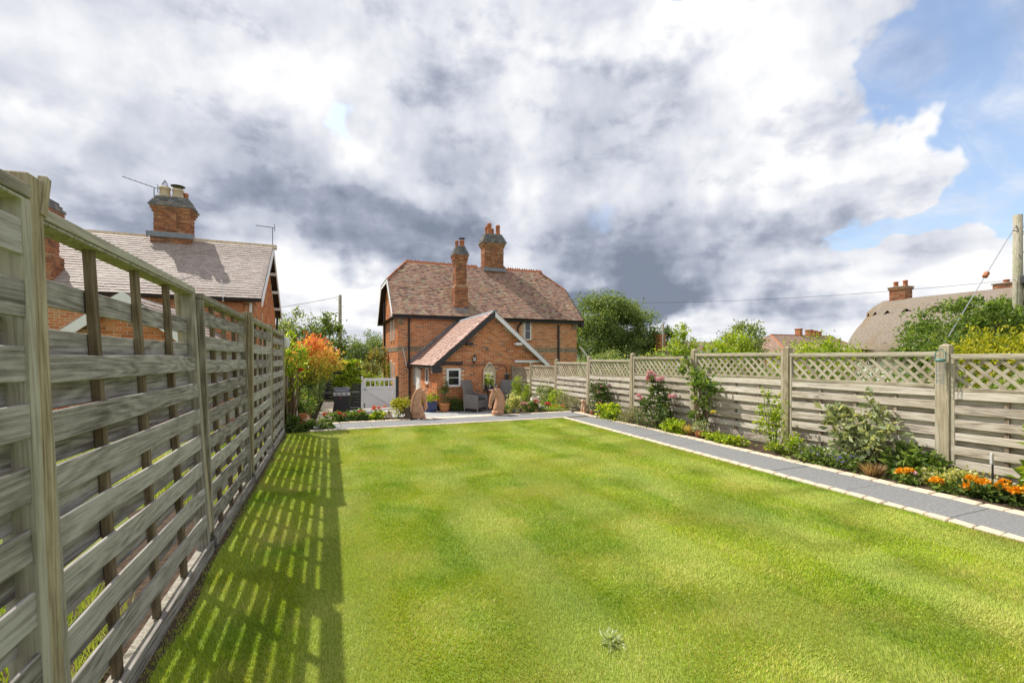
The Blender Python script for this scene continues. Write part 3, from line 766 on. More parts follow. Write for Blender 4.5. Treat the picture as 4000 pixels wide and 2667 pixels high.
# ---- right: lower fence with trellis top
GX = 6.62
rf = thing('trellis_fence', 'pale brown slatted fence with diagonal trellis top along the flower border', 'fence', (GX, 0, 0))
QY = [-.9, 1.05, 3.01, 4.97, 6.92, 8.86, 10.79, 12.72, 14.63, 16.42]
TOP = [1.47, 1.48, 1.51, 1.525, 1.47, 1.40, 1.32, 1.20, 1.11]
SR = {k: slat_mesh(1.84, .094, .014, 100 + k, .006) for k in range(6)}
for me in SR.values():
    me.materials.append(M['wood_pale'])
for i, y in enumerate(QY):
    tp = max(TOP[max(i - 1, 0)], TOP[min(i, 8)]) + .10
    bt = -.1 if y < 11 else -.7
    put('post', post_mesh(tp - bt, .098, True), M['wood_post'], rf, (0, y, bt), (0, R(-90), 0))
lathn = 0
for i in range(9):
    y0, y1 = QY[i] + .051, QY[i + 1] - .051; L = y1 - y0; tp = TOP[i]; H = 1.46
    zb = tp - H
    frame = ring(MB(), L, 0, H - .046, .04, .012, .035).build('panel_frame', M['wood_lath_v'], rf, (0, y1, zb), (0, 0, R(-90)), bevel=.003)
    put('top_rail', MB().box(0, L, -.038, .038, -.0, .045).mesh('top_rail', .003), M['wood_lath'], frame, (0, 0, H - .045))
    put('middle_rail', MB().box(.041, L - .041, -.037, .037, -.02, .02).mesh('middle_rail', .003), M['wood_lath'], frame, (0, 0, H - .40))
    r = random.Random(70 + i)
    for k in range(3):
        xb = L * (k + 1) / 4 + r.uniform(-.01, .01)
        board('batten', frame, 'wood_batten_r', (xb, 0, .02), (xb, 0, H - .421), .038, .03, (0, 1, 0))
    for k in range(7):
        zc = H - .472 - .1535 * k
        if zc < .04:
            continue
        o = put('slat', SR[r.randrange(6)], None, frame, (r.uniform(0, .004), -.025, zc + r.uniform(-.005, .005)), (0, r.uniform(-.004, .004), 0)); o.scale = (L / 1.845, 1, r.uniform(.95, 1.06))
        o = put('slat', SR[r.randrange(6)], None, frame, (r.uniform(0, .004), .025, zc - .0757 + r.uniform(-.005, .005)), (0, r.uniform(-.004, .004), 0)); o.scale = (L / 1.845, 1, r.uniform(.95, 1.06))
    # diagonal laths, two layers
    za, zt = H - .382, H - .047; hh = zt - za; sp = .138
    for layer, sgn in ((-.009, 1), (.009, -1)):
        k = -3
        while True:
            k += 1
            xs = k * sp - .02
            if xs > L - .05:
                break
            # lath from (xs, top) to (xs + hh, bottom), clipped to the panel
            x0_, x1_ = xs, xs + hh
            t0, t1 = 0.0, 1.0
            if x0_ < .041:
                t0 = (.041 - x0_) / hh
            if x1_ > L - .041:
                t1 = (L - .041 - x0_) / hh
            if t1 - t0 < .12:
                continue
            if sgn > 0:
                p0, p1 = (x0_ + hh * t0, layer, zt - hh * t0), (x0_ + hh * t1, layer, zt - hh * t1)
            else:
                p0, p1 = (x0_ + hh * t0, layer, za + hh * t0), (x0_ + hh * t1, layer, za + hh * t1)
            board('lath', frame, 'wood_lath', p0, p1, .013, .034, (0, 0, 1), 0)
            lathn += 1

# ================================================================== THE BRICK HOUSE
def wpt(o, *a):
    return tuple(a)
def window(parent, base, n, u, u0, u1, z0, z1, bars_h=1, bars_v=0, fw=.06, mat='white_paint', proud=.02, sill=True):
    """framed window on a wall plane; base = wall plane point, n normal, u along; all in world, parent at the house base"""
    base, n, u = Vector(base), Vector(n), Vector(u); po = parent.location
    def q(uu, zz, nn):
        return base + u * uu + n * nn + Vector((0, 0, zz)) - po
    def bx(m, a0, a1, b0, b1, d0, d1):
        vs = [q(a, b, d) for a in (a0, a1) for b in (b0, b1) for d in (d0, d1)]
        m.add(vs, [(0, 1, 3, 2), (4, 6, 7, 5), (0, 4, 5, 1), (2, 3, 7, 6), (0, 2, 6, 4), (1, 5, 7, 3)])
    fr = MB()
    o_ = [(u0, z0), (u1, z0), (u1, z1), (u0, z1)]; i_ = [(u0 + fw, z0 + fw), (u1 - fw, z0 + fw), (u1 - fw, z1 - fw), (u0 + fw, z1 - fw)]
    vs = [q(a, b, d) for d in (.002, proud + .015) for P in (o_, i_) for a, b in P]; fs = []
    for k in range(4):
        j = (k + 1) % 4
        fs += [(k, j, 4 + j, 4 + k), (8 + k, 12 + k, 12 + j, 8 + j), (k, 8 + k, 8 + j, j), (4 + k, 4 + j, 12 + j, 12 + k)]
    fr.add(vs, fs)
    w_ = fr.build('window', M[mat], parent, bevel=.004)
    g = MB(); bx(g, u0 + fw - .002, u1 - fw + .002, z0 + fw - .002, z1 - fw + .002, .001, .006); g.build('pane', M['glass_dark'], w_)
    for k in range(bars_h):
        zz = z0 + fw + (z1 - z0 - 2 * fw) * (k + 1) / (bars_h + 1)
        m = MB(); bx(m, u0 + fw, u1 - fw, zz - .011, zz + .011, .008, proud + .004); m.build('glazing_bar', M[mat], w_)
    for k in range(bars_v):
        uu = u0 + fw + (u1 - u0 - 2 * fw) * (k + 1) / (bars_v + 1)
        m = MB(); bx(m, uu - .011, uu + .011, z0 + fw, z1 - fw, .0085, proud + .003); m.build('glazing_bar', M[mat], w_)
    if sill:
        m = MB(); bx(m, u0 - .04, u1 + .04, z0 - .055, z0 - .002, .0, .07); m.build('sill', M['sandstone'] if mat != 'white_paint' else M['brick_flat'], w_, bevel=.004)
    return w_
plain('brick_flat', (.40, .17, .08), .85, .2, var=.2, scale=16)
def chimney(house, items, blue, cx_, cy_, stages, cap, pots, rng_, name='chimney'):
    """stages: (z0, z1, w, d) brick shafts; cap: list of (z0, z1, w, d) blue-brick courses; pots: (dx, dy, kind, h)"""
    po = house.location
    c = None
    for z0, z1, wd, dp in stages:
        m = MB().box(cx_ - wd / 2 + .012 - po.x, cx_ + wd / 2 - .012 - po.x, cy_ - dp / 2 + .012 - po.y, cy_ + dp / 2 - .012 - po.y, z0 - po.z, z1 - po.z)
        if c is None:
            c = m.build(name, M['mortar_dark'], house)
        else:
            m.build('shaft', M['mortar_dark'], c)
        for o, u, n, L in (((cx_ - wd / 2, cy_ - dp / 2 + .012, z0), (1, 0, 0), (0, -1, 0), wd), ((cx_ - wd / 2 + .012, cy_ + dp / 2, z0), (0, -1, 0), (-1, 0, 0), dp),
                           ((cx_ + wd / 2 - .012, cy_ - dp / 2, z0), (0, 1, 0), (1, 0, 0), dp)):
            brick_face(items, o, u, n, L, z1 - z0 + .01, None, rng=rng_, depth=.014)
    for z0, z1, wd, dp in cap:
        MB().box(cx_ - wd / 2 + .012 - po.x, cx_ + wd / 2 - .012 - po.x, cy_ - dp / 2 + .012 - po.y, cy_ + dp / 2 - .012 - po.y, z0 - po.z, z1 - po.z - .004).build('cap_course', M['lead'], c)
        for o, u, n, L in (((cx_ - wd / 2, cy_ - dp / 2 + .012, z0), (1, 0, 0), (0, -1, 0), wd), ((cx_ - wd / 2 + .012, cy_ + dp / 2, z0), (0, -1, 0), (-1, 0, 0), dp), ((cx_ + wd / 2 - .012, cy_ - dp / 2, z0), (0, 1, 0), (1, 0, 0), dp)):
            brick_face(blue, o, u, n, L, z1 - z0 + .01, None, H=max(.05, z1 - z0), rng=rng_, depth=.016)
    zt = cap[-1][1]
    for dx_, dy_, kind, ph in pots:
        m = MB(); b = (cx_ + dx_ - po.x, cy_ + dy_ - po.y, zt - po.z - .01)
        r0 = .13 if kind != 'slim' else .09
        if 'cream' in kind:
            r0 = .17
        m.lathe([(r0 * 1.1, 0), (r0, .05), (r0 * .88, ph * .75), (r0 * 1.02, ph * .78), (r0 * 1.05, ph * .9), (r0 * .9, ph), (r0 * .7, ph), (r0 * .66, ph * .6)], 14, b)
        p = m.build('chimney_pot', M['clay_cream'] if 'cream' in kind else M['clay_pot'], c, smooth=True)
        if kind in ('cowl', 'cream'):
            k = MB()
            for a in range(4):
                t_ = a * math.pi / 2 + .4
                k.tube([(b[0] + math.cos(t_) * r0 * .7, b[1] + math.sin(t_) * r0 * .7, b[2] + ph), (b[0] + math.cos(t_) * r0 * .7, b[1] + math.sin(t_) * r0 * .7, b[2] + ph + .1)], .008, 5)
            k.lathe([(r0 * 1.25, ph + .09), (r0 * 1.3, ph + .105), (r0 * .5, ph + .14), (.01, ph + .15)], 12, b)
            stuff(k.build('cowl', M['black_paint'], p))
    return c
HX0, HX1, HY0, HY1 = 2.97, 12.47, 21.6, 27.9
HG = -.8
house = thing('brick_house', 'red brick semi detached house with half hipped clay tile roof and gabled extension', 'house', (HX0, HY0, HG))
po = house.location
def loc(m, name, mat, parent=None, **k):
    """build a mesh given in world coordinates as a part (or sub-part) of the house"""
    m.v = [(a - po.x, b - po.y, c - po.z) for a, b, c in m.v]
    return m.build(name, M[mat], parent or house, **k)
EV, RD, RZ = 3.47, 24.75, 6.61            # eave height, ridge line y, ridge height
EY0, EY1 = 21.36, 28.14
SLP = (RZ - EV) / (RD - EY0)
HZ = 5.37; HDY = (HZ - EV) / SLP         # half-hip height
VX0, VX1, RX0, RX1 = 2.69, 12.74, 3.83, 11.60
wall = loc(MB().prism([(HY0, HG), (HY1, HG), (HY1, EV + .1), (26.0, 5.3), (23.5, 5.3), (HY0, EV + .1)], 'x', HX0 + .006, HX1 - .006), 'wall', 'mortar')
XX0, XX1, XY, XA, XZ = 3.70, 8.02, 16.6, 5.88, 3.12   # extension: left wall, right wall, front wall, apex x, apex z
XSL = .87
def xroof(x):                              # underside of the extension roof
    return 1.28 + XSL * (2.18 - abs(x - XA))
xwall = loc(MB().prism([(XX0 + .006, HG), (XX1 - .006, HG), (XX1 - .006, xroof(XX1) - .03), (XA, xroof(XA) - .03), (XX0 + .006, xroof(XX0) - .03)], 'y', XY + .006, HY0 - .02), 'extension_wall', 'mortar')
br = random.Random(21); bricks = []; buff = []; blue = []; tiles = []; xtiles = []
def no(*rects):
    return lambda a, b, h=0: not any(r[0] - h * .6 < a < r[1] + h * .6 and r[2] < b < r[3] for r in rects)
# main rear wall, with a buff string course
BZ0, BZ1 = 1.77, 2.0
ex = no((9.33 - HX0, 9.75 - HX0, 2.36 - HG, 3.36 - HG), (-1, 20, BZ0 - HG, BZ1 - HG))
def keep_main(a, b, h):
    x, z = a + HX0, b + HG
    if XX0 + .3 < x < XX1 - .3 and z < xroof(x) - .15:
        return False
    return ex(a, b, h) and z < EV
brick_face(bricks, (HX0, HY0 + .006, HG), (1, 0, 0), (0, -1, 0), HX1 - HX0, EV - HG + .02, keep_main, rng=br)
exs = no((1.25, 1.55, 2.3 - HG, 3.6 - HG), (2.3, 2.65, 2.3 - HG, 3.75 - HG), (1.2, 1.55, -.2 - HG, 1.2 - HG), (2.3, 2.7, -.2 - HG, 1.35 - HG), (-1, 9, BZ0 - HG, BZ1 - HG))
brick_face(bricks, (HX0 + .006, HY0, HG), (0, 1, 0), (-1, 0, 0), HY1 - HY0, 6.1, lambda a, b, h: exs(a, b, h) and b + HG < min(5.3, EV + .1 + SLP * min(a, HY1 - HY0 - a)), rng=br)
for r_ in range(3):
    brick_face(buff, (HX0 - .012, HY0 - .004, BZ0 + .077 * r_), (1, 0, 0), (0, -1, 0), HX1 - HX0 + .012, .08, lambda a, b, h: not (XX0 + .3 < a + HX0 < XX1 - .3), rng=br, depth=.03 - .006 * (r_ == 1))
    brick_face(buff, (HX0 - .004, HY0 - .012, BZ0 + .077 * r_), (0, 1, 0), (-1, 0, 0), HY1 - HY0, .08, None, rng=br, depth=.03 - .006 * (r_ == 1))
for k in range(5):                          # stepped eaves corbels at the corners
    wd = .16 + .05 * k
    brick_face(buff, (HX0 - .02, HY0 - .02 - .02 * k, 3.0 + .077 * k), (1, 0, 0), (0, -1, 0), .30, .08, None, L=.15, rng=br, depth=.05)
    brick_face(buff, (HX1 - .3, HY0 - .02 - .02 * k, 3.0 + .077 * k), (1, 0, 0), (0, -1, 0), .30, .08, None, L=.15, rng=br, depth=.05)
# extension front gable and side wall
exf = no((4.05 - XX0, 4.59 - XX0, .37 + .5, 1.06 + .5))
brick_face(bricks, (XX0, XY + .006, -.5), (1, 0, 0), (0, -1, 0), XX1 - XX0, 3.6, lambda a, b, h: exf(a, b, h) and b - .5 < xroof(a + XX0) - .06 - h * .5, rng=br)
exd = no((HY0 - .1 - 21.6, HY0 - 18.0 - 3.6, 0, 0), (.05, 1.66, -1, 1.76), (2.80, 3.5, .9, 1.6))
brick_face(bricks, (XX0 + .006, HY0, -.5), (0, -1, 0), (-1, 0, 0), HY0 - XY, 1.80, lambda a, b, h: exd(a, b, h), rng=br)
pieces(wall, 'brick', [i for i in bricks if i[0].y > 17.0 and not (abs(i[0].x - XX0) < .05 and i[0].y < 21.55)], M['brick'], 40, 31, lambda c: c[1] < 21.7)
pieces(xwall, 'brick', [i for i in bricks if i[0].y <= 17.0 or (abs(i[0].x - XX0) < .05 and i[0].y < 21.55)], M['brick'], 260, 32, lambda c: c[2] > -.3)
# black plinth of the extension
loc(MB().box(XX0 - .015, 6.55, XY - .016, XY + .02, -.55, -.32), 'plinth', 'black_paint', xwall)
pieces(wall, 'band_brick', buff, M['brick_buff'], 60, 33)
# ---- main roof
roof = loc(MB().add([(VX0, EY0, EV), (VX1, EY0, EV), (VX1, EY0 + HDY, HZ), (RX1, RD, RZ), (RX0, RD, RZ), (VX0, EY0 + HDY, HZ),
                     (VX0, EY1, EV), (VX1, EY1, EV), (VX1, EY1 - HDY, HZ), (VX0, EY1 - HDY, HZ),
                     (VX0, EY0, EV - .1), (VX1, EY0, EV - .1), (VX0, EY1, EV - .1), (VX1, EY1, EV - .1)],
            [(0, 1, 2, 3, 4, 5), (7, 6, 9, 4, 3, 8), (5, 4, 9), (2, 8, 3), (10, 11, 1, 0), (13, 12, 6, 7), (12, 13, 11, 10)]), 'roof', 'underlay')
SL_ = math.hypot(RD - EY0, RZ - EV); sv = Vector((0, RD - EY0, RZ - EV)).normalized()
def keep_roof(a, s):
    x, z = a + VX0, EV + s * sv.z
    if z > HZ:
        t = (z - HZ) / (RZ - HZ)
        return VX0 + (RX0 - VX0) * t < x < VX1 + (RX1 - VX1) * t
    return True
off = Vector((0, -SLP, 1)).normalized() * .004
tile_face(tiles, Vector((VX0, EY0 - .03, EV - .02)) + off, (1, 0, 0), sv, VX1 - VX0, SL_ + .02, keep_roof, gauge=.133, rng=br, th=.02)
hv = Vector((RX0 - VX0, 0, RZ - HZ)).normalized(); hl = math.hypot(RX0 - VX0, RZ - HZ)
hw = RD - (EY0 + HDY)
tile_face(tiles, Vector((VX0 - .03, EY1 - HDY, HZ)), (0, -1, 0), hv, 2 * hw, hl, lambda a, s: abs(a - hw) < hw * (1 - s / hl) + .05, rng=br)
hv2 = Vector((RX1 - VX1, 0, RZ - HZ)).normalized()
tile_face(tiles, Vector((VX1 + .03, EY0 + HDY, HZ)), (0, 1, 0), hv2, 2 * hw, hl, lambda a, s: abs(a - hw) < hw * (1 - s / hl) + .05, rng=br)
pieces(roof, 'tile', tiles, M['tile_red'], 150, 41)
# crested ridge tiles
x = RX0 - .05
while x < RX1:
    if not (8.05 < x + .22 < 9.4):
        m = MB().prism([(RD - .14, RZ - .10), (RD - .02, RZ + .075), (RD + .02, RZ + .075), (RD + .14, RZ - .10)], 'x', x, x + .44)
        if True:
            for k in range(3):
                a = x + .10 + k * .12
                m.v += [(a - .05, RD - .012, RZ + .07), (a + .05, RD - .012, RZ + .07), (a, RD - .012, RZ + .155), (a - .05, RD + .012, RZ + .07), (a + .05, RD + .012, RZ + .07), (a, RD + .012, RZ + .155)]
                b = len(m.v) - 6; m.f += [(b, b + 1, b + 2), (b + 5, b + 4, b + 3), (b, b + 2, b + 5, b + 3), (b + 1, b + 4, b + 5, b + 2), (b, b + 3, b + 4, b + 1)]
        loc(m, 'ridge_tile', 'clay_pot', roof)
    x += .45
# hip and verge trims
for xa, xb in ((VX0, RX0), (VX1, RX1)):
    loc(MB().tube([(xa, EY0 + HDY - .02, HZ + .03), (xb, RD - .02, RZ + .03)], .05, 6), 'hip_tile', 'clay_pot', roof)
loc(MB().beam((VX0 - .02, EY0, EV - .06), (VX0 - .02, EY0 + HDY, HZ - .06), .03, .2, (0, -1, 1)), 'bargeboard', 'white_paint', roof)
loc(MB().beam((VX0 - .02, EY1, EV - .06), (VX0 - .02, EY1 - HDY, HZ - .06), .03, .2, (0, 1, 1)), 'bargeboard', 'white_paint', roof)
loc(MB().beam((VX0 - .02, EY0 + HDY - .05, HZ - .08), (VX0 - .02, EY1 - HDY + .05, HZ - .08), .03, .16), 'bargeboard', 'white_paint', roof)
loc(MB().beam((VX1 + .02, EY0, EV - .06), (VX1 + .02, EY0 + HDY, HZ - .06), .03, .2, (0, -1, 1)), 'bargeboard', 'black_paint', roof)
loc(MB().box(VX1 - .15, VX1 + .04, EY0 - .05, EY0 + .35, EV - .34, EV - .05), 'eaves_bracket', 'black_paint', roof, bevel=.03)
# gutter, pipes
def gutter(x0, x1, y, z, parent=None, axis='x'):
    pts = [(.062 * math.cos(t), .062 * math.sin(t)) for t in [math.pi + k * math.pi / 6 for k in range(7)]]
    pts += [(.05 * math.cos(t), .05 * math.sin(t)) for t in [2 * math.pi - k * math.pi / 6 for k in range(7)]]
    if axis == 'x':
        return MB().prism([(y + a, z + b) for a, b in pts], 'x', x0, x1)
    return MB().prism([(y + a, z + b) for a, b in pts], 'y', x0, x1)
loc(gutter(VX0, VX1, EY0 - .06, EV - .03), 'gutter', 'black_paint', smooth=False)
loc(MB().box(VX0 + .05, VX1 - .05, EY0 + .002, EY0 + .03, EV - .19, EV - .03), 'fascia', 'black_paint')
py_ = HY0 - .06
loc(MB().tube([(3.47, EY0 - .06, EV - .06), (3.47, EY0 - .04, EV - .16), (3.47, py_, EV - .3), (3.47, py_, 1.2)], .045, 8), 'downpipe', 'black_paint')
loc(MB().box(3.37, 3.62, py_ - .1, py_ + .05, .98, 1.2), 'hopper', 'black_paint', bevel=.02)
loc(MB().tube([(3.49, py_, 1.0), (3.49, py_, HG)], .045, 8), 'downpipe', 'black_paint')
loc(MB().tube([(3.18, py_, 1.95), (3.36, py_, 1.1)], .022, 7), 'waste_pipe', 'offwhite')
loc(MB().tube([(11.33, py_, 3.2), (11.33, py_, .9)], .055, 8), 'downpipe', 'black_paint')
loc(MB().tube([(9.2, EY0 - .06, EV - .06), (9.2, py_, EV - .2), (8.98, py_, EV - .45), (8.98, py_, EV - .75), (8.98, py_, 1.7)], .045, 8), 'downpipe', 'black_paint')
loc(MB().tube([(HX0 - .06, 26.6, 4.6), (HX0 - .06, 26.6, HG)], .05, 8), 'downpipe', 'black_paint')
loc(MB().lathe([(.075, 0), (.075, .04), (.05, .06), (.01, .065)], 14, (10.45, HY0 - .03, 1.15)), 'alarm_box', 'white_paint', smooth=True)
# windows of the main house
window(house, (HX0, HY0 + .004, 0), (0, -1, 0), (1, 0, 0), 9.36 - HX0, 9.74 - HX0, 2.38, 3.36, 1, 0, .055)
for a0, a1, z0, z1 in ((1.27, 1.53, 2.32, 3.55), (2.32, 2.63, 2.32, 3.7), (1.22, 1.53, -.18, 1.18), (2.32, 2.68, -.18, 1.3)):
    window(house, (HX0 + .004, HY0, 0), (-1, 0, 0), (0, 1, 0), a0, a1, z0, z1, 1, 0, .04, sill=True)
# chimneys
chb = []
chimney(house, chb, blue, 6.05, 22.05, [(3.6, 5.0, .66, .70), (5.0, 5.06, .62, .64), (5.06, 6.15, .56, .56), (6.15, 6.3, .62, .62), (6.3, 6.45, .68, .68), (6.45, 6.53, .74, .74)],
        [(6.53, 6.62, .78, .78), (6.62, 6.71, .70, .70), (6.71, 6.80, .62, .62), (6.80, 6.89, .55, .55), (6.89, 6.98, .48, .48)], [(.10, -.06, 'cowl', .33), (-.13, .08, 'slim', .33)], br)
loc(MB().box(5.70, 6.40, 21.66, 21.72, 3.70, 3.90).box(5.66, 6.44, 21.52, 21.68, 3.68, 3.72), 'lead_flashing', 'lead')
c2 = chimney(house, chb, blue, 8.72, 24.75, [(5.9, 6.72, 1.24, .8), (6.72, 7.42, 1.14, .7), (7.42, 7.48, 1.20, .76), (7.48, 7.74, 1.14, .7), (7.74, 7.86, 1.22, .78), (7.86, 7.98, 1.32, .88)],
        [(7.98, 8.09, 1.42, .98), (8.09, 8.20, 1.34, .9), (8.20, 8.31, 1.24, .8), (8.31, 8.42, 1.14, .7), (8.42, 8.53, 1.02, .6)], [(-.22, -.12, 'pot', .62), (.30, -.12, 'pot', .56), (-.30, .14, 'slim', .5), (.06, .14, 'slim', .42)], br)
loc(MB().box(8.54, 8.90, 24.36, 24.42, 6.75, 7.72), 'pilaster', 'mortar_dark', c2)
brick_face(chb, (8.54, 24.36, 6.75), (1, 0, 0), (0, -1, 0), .36, .98, None, L=.18, rng=br, depth=.014)
loc(MB().prism([(8.05, 6.36), (9.39, 6.36), (9.39, 6.55), (8.05, 6.55)], 'y', 24.26, 24.34), 'lead_flashing', 'lead', c2)
pieces(house, 'brick', chb, M['brick_old'], 60, 51)
pieces(house, 'cap_brick', blue, M['brick_blue'], 40, 52)
# ---- extension roof
XE = .19
xl, xr = XX0 - XE, XX1 + XE
def xt(x):
    return xroof(x) + .05
FY = XY - .22
xr_ = loc(MB().add([(xl, FY, xt(xl)), (XA, FY, xt(XA)), (xr, FY, xt(xr)), (xl, HY0, xt(xl)), (XA, HY0, xt(XA)), (xr, HY0, xt(xr)),
                    (xl, FY, xt(xl) - .06), (XA, FY, xt(XA) - .06), (xr, FY, xt(xr) - .06), (xl, HY0, xt(xl) - .06), (XA, HY0, xt(XA) - .06), (xr, HY0, xt(xr) - .06)],
                   [(0, 3, 4, 1), (1, 4, 5, 2), (6, 7, 10, 9), (7, 8, 11, 10), (0, 1, 7, 6), (1, 2, 8, 7), (0, 6, 9, 3), (2, 5, 11, 8)]), 'extension_roof', 'underlay')
xsv = Vector((1, 0, XSL)).normalized(); xsl = math.hypot(XA - xl, xt(XA) - xt(xl))
tile_face(xtiles, (xl - .03, HY0 - .02, xt(xl) - .012), (0, -1, 0), xsv, HY0 - FY - .02, xsl + .02, None, rng=br)
xsv2 = Vector((-1, 0, XSL)).normalized()
tile_face(xtiles, (xr + .03, FY, xt(xr) - .012), (0, 1, 0), xsv2, HY0 - FY - .02, xsl + .02, None, rng=br)
pieces(xr_, 'tile', xtiles, M['tile_pink'], 150, 61)
y = FY
while y < HY0 - .2:
    loc(MB().prism([(XA - .13, xt(XA) - .075), (XA - .05, xt(XA) + .05), (XA + .05, xt(XA) + .05), (XA + .13, xt(XA) - .075)], 'y', y, min(y + .44, HY0)), 'ridge_tile', 'lead', xr_); y += .45
# lead soakers where the roof meets the main wall
lf_ = MB()
for k in range(16):
    xa, xb = xl + (XA - xl) * k / 16, xl + (XA - xl) * (k + 1) / 16
    lf_.add([(xa, HY0 - .03, xt(xa) + .01), (xb, HY0 - .03, xt(xa) + .01), (xb, HY0 - .03, xt(xb) + .12), (xa, HY0 - .03, xt(xb) + .12),
             (xa, HY0 - .15, xt(xa) + .035), (xb, HY0 - .15, xt(xb) + .035)], [(0, 1, 2, 3), (0, 4, 5, 1)])
stuff(loc(lf_, 'lead_flashing', 'lead', xr_))
def barge(xa, xb, mat, nm):
    return loc(MB().prism([(xa, xt(xa) - .01), (xb, xt(xb) - .01), (xb, xt(xb) - .20), (xa, xt(xa) - .20)], 'y', FY - .035, FY - .005), nm, mat, xr_)
barge(xl - .02, XA - .01, 'black_paint', 'bargeboard'); barge(XA + .01, xr + .02, 'white_paint', 'bargeboard')
loc(MB().box(xl - .02, XX0 + .12, FY - .03, FY + .12, xt(xl) - .26, xt(xl) - .03), 'eaves_box', 'black_paint', xr_, bevel=.01)
loc(gutter(FY + .03, HY0 - .1, xl - .05, xt(xl) - .05, axis='y'), 'gutter', 'black_paint')
loc(MB().box(3.92, 4.67, XY - .05, XY - .012, 1.22, 1.31), 'trim_board', 'black_paint')
loc(MB().box(6.78, 8.05, XY - .055, XY - .012, 1.27, 1.36), 'trim_board', 'white_paint')
loc(MB().box(4.78, 5.02, FY, XY, 1.93, 2.03), 'purlin_end', 'black_paint'); loc(MB().box(6.76, 7.02, FY, XY, 1.95, 2.05), 'purlin_end', 'white_paint')
loc(MB().box(5.58, 5.70, XY - .03, XY - .008, 1.74, 1.86), 'air_vent', 'brick_dark_part' if False else 'thatch_dark', bevel=.004)
# extension windows and door
window(house, (XX0, XY + .004, 0), (0, -1, 0), (1, 0, 0), 4.05 - XX0, 4.59 - XX0, .37, 1.06, 1, 0, .08)
window(house, (XX0 + .004, XY, 0), (-1, 0, 0), (0, 1, 0), 18.12 - XY, 18.76 - XY, .41, 1.06, 0, 0, .07)
window(house, (XX0 + .004, XY, 0), (-1, 0, 0), (0, 1, 0), 20.95 - XY, 21.45 - XY, .2, 1.22, 0, 0, .06)
door = loc(MB().box(XX0 - .03, XX0 + .02, 19.98, 20.92, -.5, 1.25), 'door', 'white_paint', bevel=.006)
loc(MB().box(XX0 - .045, XX0 - .031, 20.15, 20.75, .55, 1.05), 'door_panel', 'offwhite', door); loc(MB().box(XX0 - .045, XX0 - .031, 20.15, 20.75, -.35, .35), 'door_panel', 'offwhite', door)
loc(MB().tube([(XX0 - .03, 20.06, .42), (XX0 - .09, 20.06, .42), (XX0 - .09, 20.18, .42)], .012, 6), 'handle', 'metal_grey', door)
# side porch bracing at the far right end of the house
pch = loc(MB().beam((12.62, 21.5, 2.05), (14.0, 21.5, .45), .09, .09), 'porch_rafter', 'offwhite')
loc(MB().beam((12.6, 21.5, .75), (13.55, 21.5, 1.2), .07, .07), 'brace', 'offwhite', pch); loc(MB().beam((12.62, 21.5, 1.15), (13.4, 21.5, .35), .07, .07), 'brace', 'offwhite', pch)
loc(MB().prism([(12.5, 2.15), (12.5, 2.22), (14.2, .5), (14.2, .42)], 'y', 21.4, 24.5), 'porch_roof', 'tile_flat', None) if False else None

# ================================================================== NEIGHBOURING HOUSE (left)
NX1, NX0, NY0, NY1 = -2.15, -12.5, 16.25, 22.0
nb = thing('neighbour_house', 'red brick house with pale tiled gable roof behind the slatted fence', 'house', (NX1, NY0, -.7))
po = nb.location
house_keep, house = house, nb
NEV, NRY, NRZ, NEY = 3.27, 19.2, 5.62, 16.0
nwall = loc(MB().prism([(NY0, -.7), (NY1, -.7), (NY1, NEV), (NRY, NRZ - .15), (NY0, NEV)], 'x', NX0, NX1 - .006), 'wall', 'mortar')
it = []; r2 = random.Random(5)
brick_face(it, (NX0, NY0 + .006, 1.2), (1, 0, 0), (0, -1, 0), NX1 - NX0, NEV - 1.2, no((2.95, 3.55, .95, 1.85)), rng=r2)
nsl = (NRZ - NEV) / (NRY - NEY)
brick_face(it, (NX1 - .006, NY0, .4), (0, 1, 0), (1, 0, 0), NY1 - NY0, 5.2, lambda a, b, h: b + .4 < NEV - .1 + nsl * min(a, NY1 - NY0 - a) * 1.0 and not (1.5 < a < 1.72 and b < 2.6) and not (3.4 < a < 3.62 and b < 2.6), rng=r2)
pieces(nwall, 'brick', it, M['brick'], 120, 71)
nroof = loc(MB().add([(NX0, NEY, NEV), (NX1 + .2, NEY, NEV), (NX1 + .2, NRY, NRZ), (NX0, NRY, NRZ), (NX0, 22.4, NEV), (NX1 + .2, 22.4, NEV), (NX0, NEY, NEV - .08), (NX1 + .2, NEY, NEV - .08), (NX1 + .2, NRY, NRZ - .08), (NX1 + .2, 22.4, NEV - .08), (NX0, 22.4, NEV - .08), (NX0, NRY, NRZ - .08)],
                     [(0, 1, 2, 3), (3, 2, 5, 4), (0, 6, 7, 1), (1, 7, 8, 2), (2, 8, 9, 5), (6, 11, 8, 7), (11, 10, 9, 8)]), 'roof', 'underlay')
nt_ = []; nsv = Vector((0, NRY - NEY, NRZ - NEV)).normalized(); nln = math.hypot(NRY - NEY, NRZ - NEV)
tile_face(nt_, (-11.5, NEY - .03, NEV - .01), (1, 0, 0), nsv, 11.5 + NX1 + .2, nln + .02, None, gauge=.155, tw=.2, rng=r2, th=.024, jit=.003)
pieces(nroof, 'tile', nt_, M['tile_grey'], 300, 72, lambda c: c[2] > 3.6)
x = -11.5
while x < NX1 + .15:
    if not (-5.75 < x + .2 < -4.3):
        loc(MB().prism([(NRY - .15, NRZ - .08), (NRY - .06, NRZ + .06), (NRY + .06, NRZ + .06), (NRY + .15, NRZ - .08)], 'x', x, x + .43), 'ridge_tile', 'clay_cream', nroof)
    x += .44
for ya, yb in ((NEY, NRY), (22.4, NRY)):
    loc(MB().prism([(ya, NEV - .0), (yb, NRZ - .0), (yb, NRZ - .24), (ya, NEV - .24)], 'x', NX1 + .205, NX1 + .235), 'bargeboard', 'white_paint', nroof)
